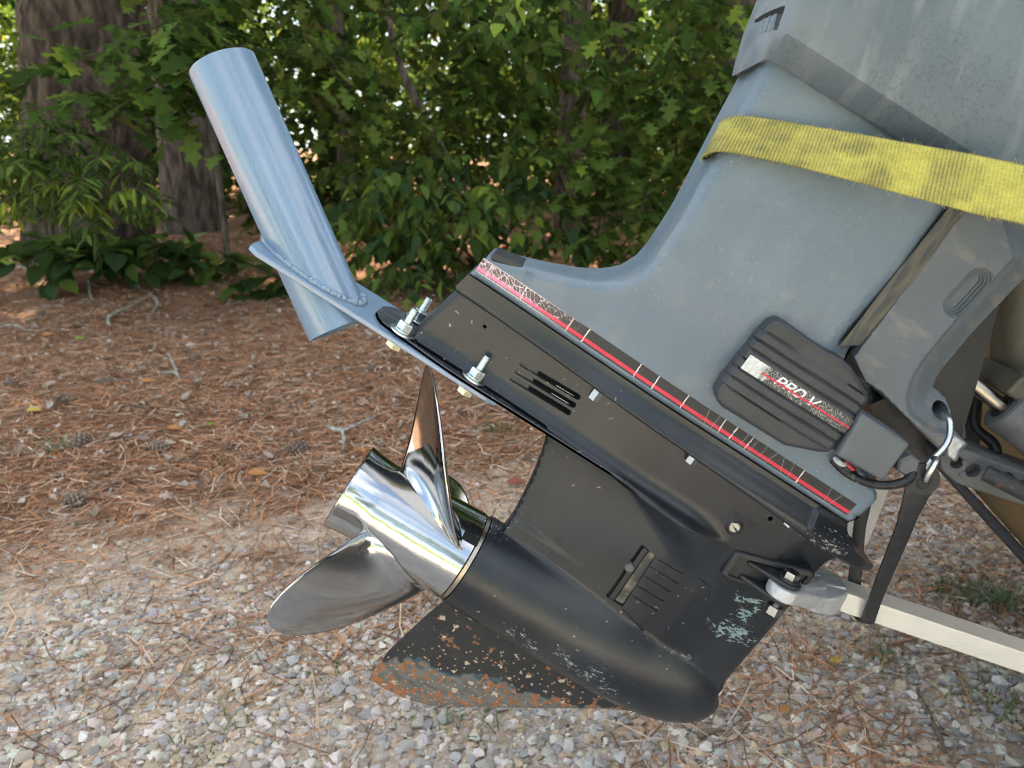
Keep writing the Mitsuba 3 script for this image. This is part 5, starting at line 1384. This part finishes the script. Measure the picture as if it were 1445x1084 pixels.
def cloud_plant(key, label, seed, regions, size, cols, shapes, droop, nl=(6, 10), ln=(.2, .4), individual=0, cat_='shrub', lift=0., stems=3, mat='leaf_mat', group=None, toward=-.6, n_mul=1.0):
    pl = Plant(key, seed); r_ = pl.r
    cs = []
    for (x0, x1, y0, y1, ya, yb, n) in regions:
        for k in range(int(n * n_mul)):
            qx, qy = r_.uniform(x0, x1), r_.uniform(y0, y1)
            if ((qx - 530) / 42) ** 2 + ((qy - 85) / 55) ** 2 < 1 or ((qx - 445) / 30) ** 2 + ((qy - 235) / 40) ** 2 < 1 or (qx < 34 and qy < 235 and ya > 6): continue   # open gaps between the plants
            o = px3(qx, qy, r_.uniform(ya, yb))
            if o[2] < gz(o[0], o[1]) + .05: o[2] = gz(o[0], o[1]) + r_.uniform(.05, .25)
            cs.append(o)
            pl.add(o, (r_.normal(0, .8), toward + r_.normal(0, .5), r_.normal(0, .3)), r_.uniform(*ln), r_.integers(*nl), size, cols, droop, lift)
    cs = np.array(cs); c = cs.mean(0)
    foot = np.array([c[0], cs[:, 1].max() + .25, 0]); foot[2] = gz(foot[0], foot[1]) - .05
    for q in range(stems):
        tgt = cs[r_.integers(0, len(cs))]
        stem(f'{key}__branch' + ('' if q == 0 else f'_{q:03d}'), [foot + r_.normal(0, .1, 3) * [1, 1, 0], foot * .5 + tgt * .5 + r_.normal(0, .08, 3), tgt], [.011, .009, .004], 'bark_brown', 6, 0, n=12)
    pl.build(shapes, mat, individual)
    lab(key, label, cat_, group)
cloud_plant('oak_branch', 'low oak branch with glossy lobed leaves in front of the broad trunk', 311,
            [(120, 270, 85, 160, 4.1, 4.7, 17), (170, 300, 30, 110, 4.2, 4.9, 16), (215, 300, 125, 180, 4.3, 4.8, 6)], .155, ('mid', 'mid', 'light', 'dark'), LOBED, .45, nl=(5, 9), ln=(.25, .5), individual=110, cat_='branch', stems=0)
cloud_plant('willow_oak_bush', 'bush of narrow leaves with tips coloured lime as if lit at the left edge', 312, stems=0, regions=
            [(-30, 150, 190, 275, 3.9, 4.7, 60), (60, 205, 215, 290, 4.0, 4.7, 34), (-40, 110, 170, 230, 4.2, 5.0, 30), (120, 200, 270, 320, 4.2, 4.6, 8)], size=.080, cols=('mid', 'dark', 'mid', 'light'), shapes=LANCE, droop=.55, nl=(10, 16), ln=(.18, .34), individual=120)
cloud_plant('lit_lime_leaves', 'narrow leaves coloured lime as if catching light, hanging in front of the narrow leaved bush', 313,  # lime colours put the caught light into these leaves
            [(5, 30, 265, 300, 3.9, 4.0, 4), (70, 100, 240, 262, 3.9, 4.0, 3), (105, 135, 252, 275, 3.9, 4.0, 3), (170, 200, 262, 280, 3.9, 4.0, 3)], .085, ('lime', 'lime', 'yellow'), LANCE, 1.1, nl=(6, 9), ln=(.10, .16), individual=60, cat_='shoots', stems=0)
cloud_plant('ground_vine', 'low vine of broad dark leaves on the litter at the left', 314,
            [(30, 100, 338, 372, 4.9, 5.4, 12), (90, 180, 335, 365, 5.1, 5.6, 14), (170, 260, 340, 372, 5.2, 5.7, 13), (250, 330, 345, 378, 5.4, 5.9, 12), (355, 410, 375, 400, 5.0, 5.3, 6)], .135, ('dark', 'blue', 'dark', 'mid'), BROAD, .35, nl=(4, 7), ln=(.15, .3), individual=90, cat_='vine', stems=2)
cloud_plant('oak_sapling', 'young oak with lobed leaves right of the middle shrub', 315,
            [(740, 880, 160, 235, 4.9, 5.6, 22), (800, 960, 215, 300, 4.7, 5.5, 28), (870, 975, 285, 345, 4.5, 5.2, 18), (880, 1000, 330, 365, 4.8, 5.4, 8)], .135, ('mid', 'light', 'light', 'mid'), LOBED, .45, nl=(5, 9), ln=(.25, .45), individual=110, cat_='sapling')
cloud_plant('oak_thicket', 'thicket of lobed leaves beside the engine cover', 316,
            [(900, 1065, -40, 90, 4.0, 5.4, 42), (930, 1060, 70, 190, 4.4, 5.6, 36), (880, 1010, 150, 240, 4.9, 5.8, 20)], .125, ('mid', 'dark', 'light', 'olive'), LOBED, .45, nl=(6, 10), ln=(.25, .45), individual=80, cat_='thicket')
cloud_plant('overhanging_bough', 'bough of lobed leaves hanging from the top edge between pipe and middle', 317,
            [(300, 480, -40, 80, 4.6, 5.6, 40), (400, 520, 30, 150, 5.0, 6.0, 26), (430, 560, 120, 215, 5.4, 6.3, 18), (230, 330, -40, 50, 4.3, 5.2, 18)], .125, ('mid', 'dark', 'light', 'olive'), LOBED, .5, nl=(6, 10), ln=(.25, .45), individual=60, cat_='bough', stems=0)
cloud_plant('top_bough', 'bough of small oval leaves hanging from the top edge above the middle shrub', 318,
            [(560, 800, -40, 70, 4.4, 5.8, 58), (640, 920, 40, 140, 5.0, 6.3, 46), (560, 700, 120, 200, 5.6, 6.4, 22)], .105, ('mid', 'dark', 'olive', 'mid'), OVATE, .55, nl=(7, 11), ln=(.25, .5), individual=60, cat_='bough', stems=0)
cloud_plant('near_twig', 'single twig of light oval leaves at the top edge right of the middle', 319,
            [(715, 760, -10, 10, 2.6, 2.7, 2)], .060, ('light', 'light', 'mid'), OVATE, .6, nl=(6, 8), ln=(.16, .22), individual=14, cat_='twig', stems=0)
# shrubs filling the wood behind, leaf colours darkened to stand in for deep shade
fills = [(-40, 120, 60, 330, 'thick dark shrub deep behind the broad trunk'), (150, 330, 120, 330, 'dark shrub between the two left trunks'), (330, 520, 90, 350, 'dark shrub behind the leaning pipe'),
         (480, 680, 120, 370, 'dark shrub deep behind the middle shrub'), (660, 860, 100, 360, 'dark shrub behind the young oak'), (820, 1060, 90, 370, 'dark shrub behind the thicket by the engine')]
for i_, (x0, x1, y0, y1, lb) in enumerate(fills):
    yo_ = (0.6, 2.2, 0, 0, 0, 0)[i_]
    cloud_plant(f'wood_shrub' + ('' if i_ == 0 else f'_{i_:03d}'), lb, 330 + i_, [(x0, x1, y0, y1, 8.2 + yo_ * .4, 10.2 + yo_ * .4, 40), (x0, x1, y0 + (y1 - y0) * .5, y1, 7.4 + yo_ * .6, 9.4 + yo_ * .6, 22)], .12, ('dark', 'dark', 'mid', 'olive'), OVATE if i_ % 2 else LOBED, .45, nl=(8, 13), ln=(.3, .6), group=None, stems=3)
cloud_plant('dead_brush', 'tangle of dry brown twigs and dead leaves below the broad trunk', 345, [(-20, 150, 135, 215, 5.0, 5.6, 26)], .06, ('dark',), LANCE, .4, nl=(2, 4), ln=(.3, .6), cat_='brush', stems=0)
# far-off wood: one mass of foliage behind the shrubs, with holes where the light comes through
r_ = np.random.default_rng(360)
n = 38000
X_ = r_.uniform(-15, 11, n); Y_ = r_.uniform(9.8, 12.8, n); Z_ = r_.uniform(0, 1, n) ** 1.15 * 4.2
g_ = meshkit.fbm(np.stack([X_ * .75, Z_ * .95, Y_ * .3], 1), 3, 77)
keep_ = (g_ < .62 + .2 * (Z_ < 1.0))
for wx_, wy_, wr_ in ((20, 70, .55), (-30, 190, .5), (40, 190, .3), (528, 78, .50), (556, 112, .34), (640, 50, .14), (955, 95, .15)):
    q_ = atY(wx_, wy_, 11.3)
    keep_ &= np.hypot(X_ - q_[0] * Y_ / 11.3, gz(X_, Y_) + Z_ - q_[2]) > wr_ * (0.7 + .6 * r_.random(n))
X_, Y_, Z_ = X_[keep_], Y_[keep_], Z_[keep_]; n = len(X_)
P_ = np.stack([X_, Y_, gz(X_, Y_) + Z_], 1)
R_ = orient(r_.normal(size=(n, 3)) * [1, 1, .5] + [0, 0, -.3], np.array([0, -.3, 1.0]) + r_.normal(0, .45, (n, 3)))
cl_ = leafcol(n, ('dark', 'dark', 'mid', 'olive'), r_); sz_ = .20 * r_.uniform(.6, 1.3, n); w_ = r_.integers(0, 4, n)  # dark leaf mix paints in the shade deep in the wood
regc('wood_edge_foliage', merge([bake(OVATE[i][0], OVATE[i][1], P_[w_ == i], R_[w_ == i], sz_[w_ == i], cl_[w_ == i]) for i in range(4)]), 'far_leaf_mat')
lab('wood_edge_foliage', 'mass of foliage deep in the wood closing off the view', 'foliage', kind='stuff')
# sunlit trees beyond the shaded wood
ORD = ['second', 'third', 'fourth', 'fifth', 'sixth', 'seventh', 'first', 'last']
for i_, (x_, y_, hh, rr) in enumerate([(-13.5, 19, 3.2, 3.0), (-8.2, 17, 2.6, 2.6), (-3.6, 20, 3.2, 2.9), (0.6, 17.5, 2.6, 2.4), (4.6, 20, 3.4, 3.0), (9.5, 18, 3.0, 3.0), (-18.5, 21, 3.4, 3.4), (14.5, 20, 3.4, 3.2)]):
    tree('far_tree', f'sunlit yellow green tree beyond the wood, {ORD[i_]} from the left', (x_, y_), (.2, .1), 5.5, .10, (x_, y_, float(gz(x_, y_)) + hh * .75), (rr * 1.25, 2.0, 2.7), 3400, 400 + i_, rough=0, group='sunlit trees beyond the wood', size=.36, cols=('lime', 'yellow', 'light', 'mid'), sides=10)
# row of trees across the lawn behind the viewer, mirrored in the propeller
ORD2 = ['first', 'second', 'third', 'fourth', 'fifth', 'sixth']
for i_, x_ in enumerate((-15, -9.5, -4, 2, 8, 14)):
    tree('lawn_tree', f'tree across the lawn opposite the wood, {ORD2[i_]} in its row', (x_, -19 - (i_ % 2) * 2), (.2, .1), 6.5, .16, (x_, -19 - (i_ % 2) * 2, 5.0), (3.2, 2.4, 3.2), 1300, 420 + i_, rough=0, group='trees across the lawn', size=.5, cols=('mid', 'light', 'dark'), sides=10)

# ------------------------------------------------------------------ things lying on the ground
scene['stick_bark'] = prin(proc(lambda p, n, uv: mix((0.20, 0.17, 0.13), (0.46, 0.45, 0.39), smoothstep(.35, .7, fbm(p.x * 60, p.y * 60, p.z * 60, 4)))), 0.9)
scene['stick_brown'] = prin(proc(lambda p, n, uv: mix((0.10, 0.07, 0.045), (0.27, 0.21, 0.15), fbm(p.x * 70, p.y * 70, p.z * 70, 3))), 0.9)
def stick(key, label, lines, r0, mat='stick_bark', group=None):
    for q, pts in enumerate(lines):
        pp_ = []
        for j, (x, y) in enumerate(pts):
            g_ = onground(x, y); g_[2] += r0 * (1.1 + .9 * (j % 2)); pp_.append(g_)
        stem(key + ('__stem' if q == 0 else '__fork' + ('' if q == 1 else f'_{q - 1:03d}')), pp_, [r0 * (1 if q == 0 else .75), r0 * .85, r0 * .45], mat, 7, .5, 11 + q, 22)
    lab(key, label, 'stick', group)
stick('fallen_branch', 'pale forked stick with lichen lying left of the propeller blade tip', [[(466, 606), (483, 613), (508, 601), (530, 594)], [(483, 613), (486, 626), (484, 640)]], .0095)
stick('fallen_branch_001', 'long pale twig lying below the vine at the left', [[(155, 462), (165, 445), (185, 435), (212, 420), (228, 410)], [(212, 420), (222, 428), (215, 445)]], .011)
stick('fallen_branch_002', 'short white stick standing out in the litter left of the bracket end', [[(225, 530), (245, 531), (254, 540)], [(236, 500), (244, 515), (254, 540)]], .009)
stick('fallen_branch_003', 'curved pale twig just under the vine', [[(124, 403), (128, 420), (140, 428), (152, 424)]], .009)
stick('fallen_branch_004', 'thin brown twig crossing the gravel at the lower right', [[(1338, 1084), (1310, 1010), (1275, 930), (1268, 900)]], .0035, 'stick_brown')
stick('fallen_branch_005', 'grey twig on the litter at the left edge', [[(-10, 468), (20, 464), (45, 470), (75, 466)]], .010)
stick('fallen_branch_006', 'thin bare twig arching on the litter in the lower left', [[(115, 700), (140, 684), (175, 676), (208, 677)]], .005, 'stick_brown')
stick('fallen_branch_007', 'dark twig on sandy gravel under the propeller hub', [[(95, 740), (130, 742), (165, 733), (190, 722)]], .005, 'stick_brown')
stick('fallen_branch_008', 'short dark stick in the gravel below the gearcase nose', [[(985, 1043), (1003, 1038), (1022, 1035)]], .006, 'stick_brown')
stick('fallen_branch_009', 'pale stick lying at the foot of the vine, left edge', [[(2, 383), (20, 381), (38, 383)]], .012)
def cone(key, label, px, py, size, yaw):
    g_ = onground(px, py); r_ = np.random.default_rng(int(px * 7 + py))
    v, f, o = [], [], 0
    sc0, sf0 = np.array([(0, -.5, 0), (0, .5, 0), (.75, .42, .12), (1, 0, .22), (.75, -.42, .12), (.6, 0, -.12)], float), np.array([[0, 1, 2], [0, 2, 3], [0, 3, 4], [5, 2, 1], [5, 3, 2], [5, 4, 3], [5, 0, 4]])
    core = trimesh.creation.icosphere(1); cv = core.vertices * [.5, .24, .24]
    V, F = [cv], [core.faces]; o = len(cv)
    for i in range(64):
        q = (i + .5) / 64; x = .52 - 1.04 * q; rad = .27 * math.sin(math.pi * (0.12 + .80 * q)) ** .7
        a = i * 2.39996
        d_ = np.array([.35 - .1 * q, math.cos(a), math.sin(a)]); d_ /= np.linalg.norm(d_)
        R = orient(d_[None], np.array([[1.0, 0, 0]]) + r_.normal(0, .1, (1, 3)))[0]
        s_ = .21 * (0.7 + .5 * math.sin(math.pi * q))
        V.append((sc0 * s_) @ R.T + [x, .8 * rad * math.cos(a), .8 * rad * math.sin(a)]); F.append(sf0 + o); o += len(sc0)
    size = size * .78; V = np.vstack(V) * size; V = V @ trimesh.transformations.rotation_matrix(r_.normal(0, .5), [0, 1, 0])[:3, :3].T; c, s_ = math.cos(yaw), math.sin(yaw)
    V = V @ np.array([[c, -s_, 0], [s_, c, 0], [0, 0, 1]]).T + g_ + [0, 0, size * .20]
    k = reg(key, TM(V, np.vstack(F)), 'cone_scale', False); lab(k, label, 'pine cone')
scene['cone_scale'] = two(prin(proc(lambda p, n, uv: mix((0.09, 0.06, 0.042), (0.36, 0.27, 0.20), noise(p.x * 190, p.y * 190, p.z * 190))), 0.85))
for (px, py, sz, yw, lb) in [(225, 637, .10, .8, 'middle one of three pine cones lying in a row left of the propeller'), (420, 640, .11, .2, 'pine cone nearest the propeller hub, rightmost of three in a row'), (90, 571, .09, 0., 'pine cone lying on the litter just above the green sprig'), (112, 632, .11, 1.1, 'pine cone beside the green sprig, leftmost of three in a row'),
                             (150, 543, .085, .4, 'pine cone below left of the short white stick'), (108, 712, .09, .5, 'lowest pine cone, where the litter meets the sandy gravel'), (18, 545, .09, .9, 'pine cone nearest the left edge of the picture'), (58, 447, .08, .3, 'topmost pine cone at the left, below the vine'), (520, 525, .08, .6, 'pine cone right of the forked stick, beside the upright blade'), (322, 437, .075, 1.2, 'small pine cone under the lower end of the pipe')]:
    cone('pine_cone', lb, px, py, sz, yw)
# dead leaves: the ones that stand out are things, the rest one mass
def dead_mass(N, seed, box, dens, size, pal):
    r_ = np.random.default_rng(seed)
    x = r_.uniform(box[0], box[1], N); y = r_.uniform(box[2], box[3], N); k = r_.random(N) < dens(x, y); x, y = x[k], y[k]; n = len(x)
    D_ = np.stack([r_.normal(size=n), r_.normal(size=n), r_.normal(0, .25, n)], 1); N_ = np.stack([r_.normal(0, .35, n), r_.normal(0, .35, n), np.ones(n)], 1)
    R = orient(D_, N_); S_ = size * r_.uniform(.5, 1.3, n); P_ = np.stack([x, y, gz(x, y) + .012 + r_.random(n) * .016], 1)
    pal = np.array(pal); C_ = pal[r_.integers(0, len(pal), n)] * r_.uniform(.7, 1.2, (n, 1))
    SH = [outline_leaf([(0, .02), (.2, .2), (.5, .3), (.8, .16), (1, .01)], fo, cu) for fo, cu in ((.8, .4), (.5, -.3), (1.1, .2))] + [LOBED[1]]
    w = r_.integers(0, len(SH), n)
    return merge([bake(SH[i][0], SH[i][1], P_[w == i], R[w == i], S_[w == i], C_[w == i]) for i in range(len(SH))])
regc('leaf_litter', merge([dead_mass(4200, 51, (-4, 3, 1.9, 7.5), lambda x, y: litter(x, y) * .9, .044, [[.30, .22, .165], [.36, .28, .22], [.22, .14, .09], [.27, .17, .10], [.42, .35, .29], [.18, .11, .07]]),
                           dead_mass(5200, 52, (-3, 3, 1.2, 5), lambda x, y: .15 + litter(x, y), .022, [[.40, .33, .26], [.5, .42, .34], [.33, .2, .11], [.24, .14, .08]])]), 'litter_mat')
lab('leaf_litter', 'dead brown leaves and bark bits strewn over the litter', 'dead leaves', kind='stuff')
scene['orange_leaf'] = two(prin((0.40, 0.17, 0.05), .6)); scene['yellow_leaf'] = two(prin((0.45, 0.31, 0.07), .6)); scene['green_leaf_fallen'] = two(prin((0.20, 0.30, 0.03), .6)); scene['tan_leaf'] = two(prin((0.42, 0.33, 0.25), .7)); scene['red_leaf'] = two(prin((0.22, 0.07, 0.035), .6))
def fallen(px, py, size, yaw, mat, label, shape=0):
    g_ = onground(px, py); v, f = (OVATE + LOBED)[shape]
    R = orient(np.array([[math.cos(yaw), math.sin(yaw), .15]]), np.array([[.2, -.3, 1.0]]))[0]
    lab(reg('fallen_leaf', TM((v * size * .62) @ R.T + g_ + [0, 0, .022], f), mat, False), label, 'leaf')
for a in [(200, 544, .11, .1, 'orange_leaf', 'bright orange leaf lying on the litter under the short white stick'), (60, 478, .11, .5, 'orange_leaf', 'rusty orange leaf at the left below the vine'), (237, 610, .10, -.3, 'orange_leaf', 'dull orange leaf just above the middle cone of the row'), (293, 608, .07, 1.3, 'green_leaf_fallen', 'small yellow green leaf below the pipe'), (38, 586, .10, .1, 'yellow_leaf', 'ochre yellow leaf at the left edge'),
          (107, 484, .10, .9, 'green_leaf_fallen', 'fresh green leaf on the litter below the vine'), (350, 675, .12, -.1, 'orange_leaf', 'orange leaf on sand left of the propeller hub'), (505, 640, .09, -.8, 'orange_leaf', 'orange red leaf just above the propeller hub'), (520, 690, .1, .6, 'red_leaf', 'dark red leaf behind the hub'), (230, 633, .08, .2, 'tan_leaf', 'pale tan leaf beside the middle cone of the row'),
          (155, 625, .10, 1.0, 'tan_leaf', 'curled tan leaf above the cone beside the green sprig'), (262, 493, .10, .3, 'tan_leaf', 'white tan leaf right of the short white stick'), (715, 690, .12, .2, 'red_leaf', 'brown red leaf on the gravel between pipe plate and gearcase'), (1100, 1018, .055, .7, 'orange_leaf', 'orange leaf among stones below the gearcase'), (1170, 945, .06, .3, 'yellow_leaf', 'ochre leaf beside a brown tuft under the bar')]:
    fallen(*a)
# the flat ochre stone and grass tufts
def tuft(key, label, px, py, n, h, mat, spread=.05):
    g_ = onground(px, py); r_ = np.random.default_rng(int(px + py)); ms = []
    for _ in range(n):
        b_ = g_ + np.array([r_.normal(0, spread), r_.normal(0, spread), -.005]); d_ = np.array([r_.normal(0, .55), r_.normal(0, .55), 1]); L_ = h * r_.uniform(.5, 1.2)
        w_ = np.array([-d_[1], d_[0], 0]); w_ = w_ / (np.linalg.norm(w_) + 1e-9) * .0016
        p1 = b_ + d_ * L_ * .55; p2 = b_ + d_ * L_ * .9 + np.array([d_[0], d_[1], -.35]) * L_ * .45
        ms.append(TM([b_ - w_, b_ + w_, p1 - w_ * .8, p1 + w_ * .8, p2], [[0, 1, 3], [0, 3, 2], [2, 3, 4]]))
    V = np.vstack([m.vertices for m in ms]); F = np.vstack([m.faces + 5 * i for i, m in enumerate(ms)])
    lab(reg(key, TM(V, F), mat, False), label, 'tuft')
scene['grass_blade'] = two(prin((0.075, 0.13, 0.03), .6)); scene['dry_blade'] = two(prin((0.27, 0.145, 0.07), .7))
for (px, py, n, h, mt, lb, sp_) in [(1400, 850, 150, .06, 'grass_blade', 'green grass tuft on the gravel at the right edge', .09), (1345, 838, 90, .05, 'grass_blade', 'sparse green tuft right of the rubber strap', .07), (1150, 935, 60, .05, 'dry_blade', 'tuft of rusty dead needles in the gravel under the bar', .03), (1245, 935, 50, .04, 'grass_blade', 'small green tuft beneath the aluminium bar', .03), (655, 1010, 40, .045, 'grass_blade', 'thin green blades under the skeg', .05),
                                    (860, 580, 0, 0, '', '', 0), (700, 612, 60, .06, 'grass_blade', 'small weed between propeller tip and gearcase', .05), (470, 955, 30, .04, 'grass_blade', 'tiny green blades on gravel left of the skeg', .04), (75, 640, 26, .09, 'grass_blade', 'green sprig beside the leftmost cone of the row', .02), (1390, 990, 50, .045, 'grass_blade', 'green blades in the gravel at the lower right', .05), (310, 1045, 36, .045, 'grass_blade', 'thin green blades in the gravel at the bottom left', .05), (360, 405, 50, .08, 'grass_blade', 'grass tuft by the bracket end', .05)]:
    if n: tuft('grass_tuft' if 'dry' not in mt else 'needle_tuft', lb, px, py, n, h, mt, min(sp_, .035))
for k_ in [k for k in labels if not labels[k]]: del labels[k_]
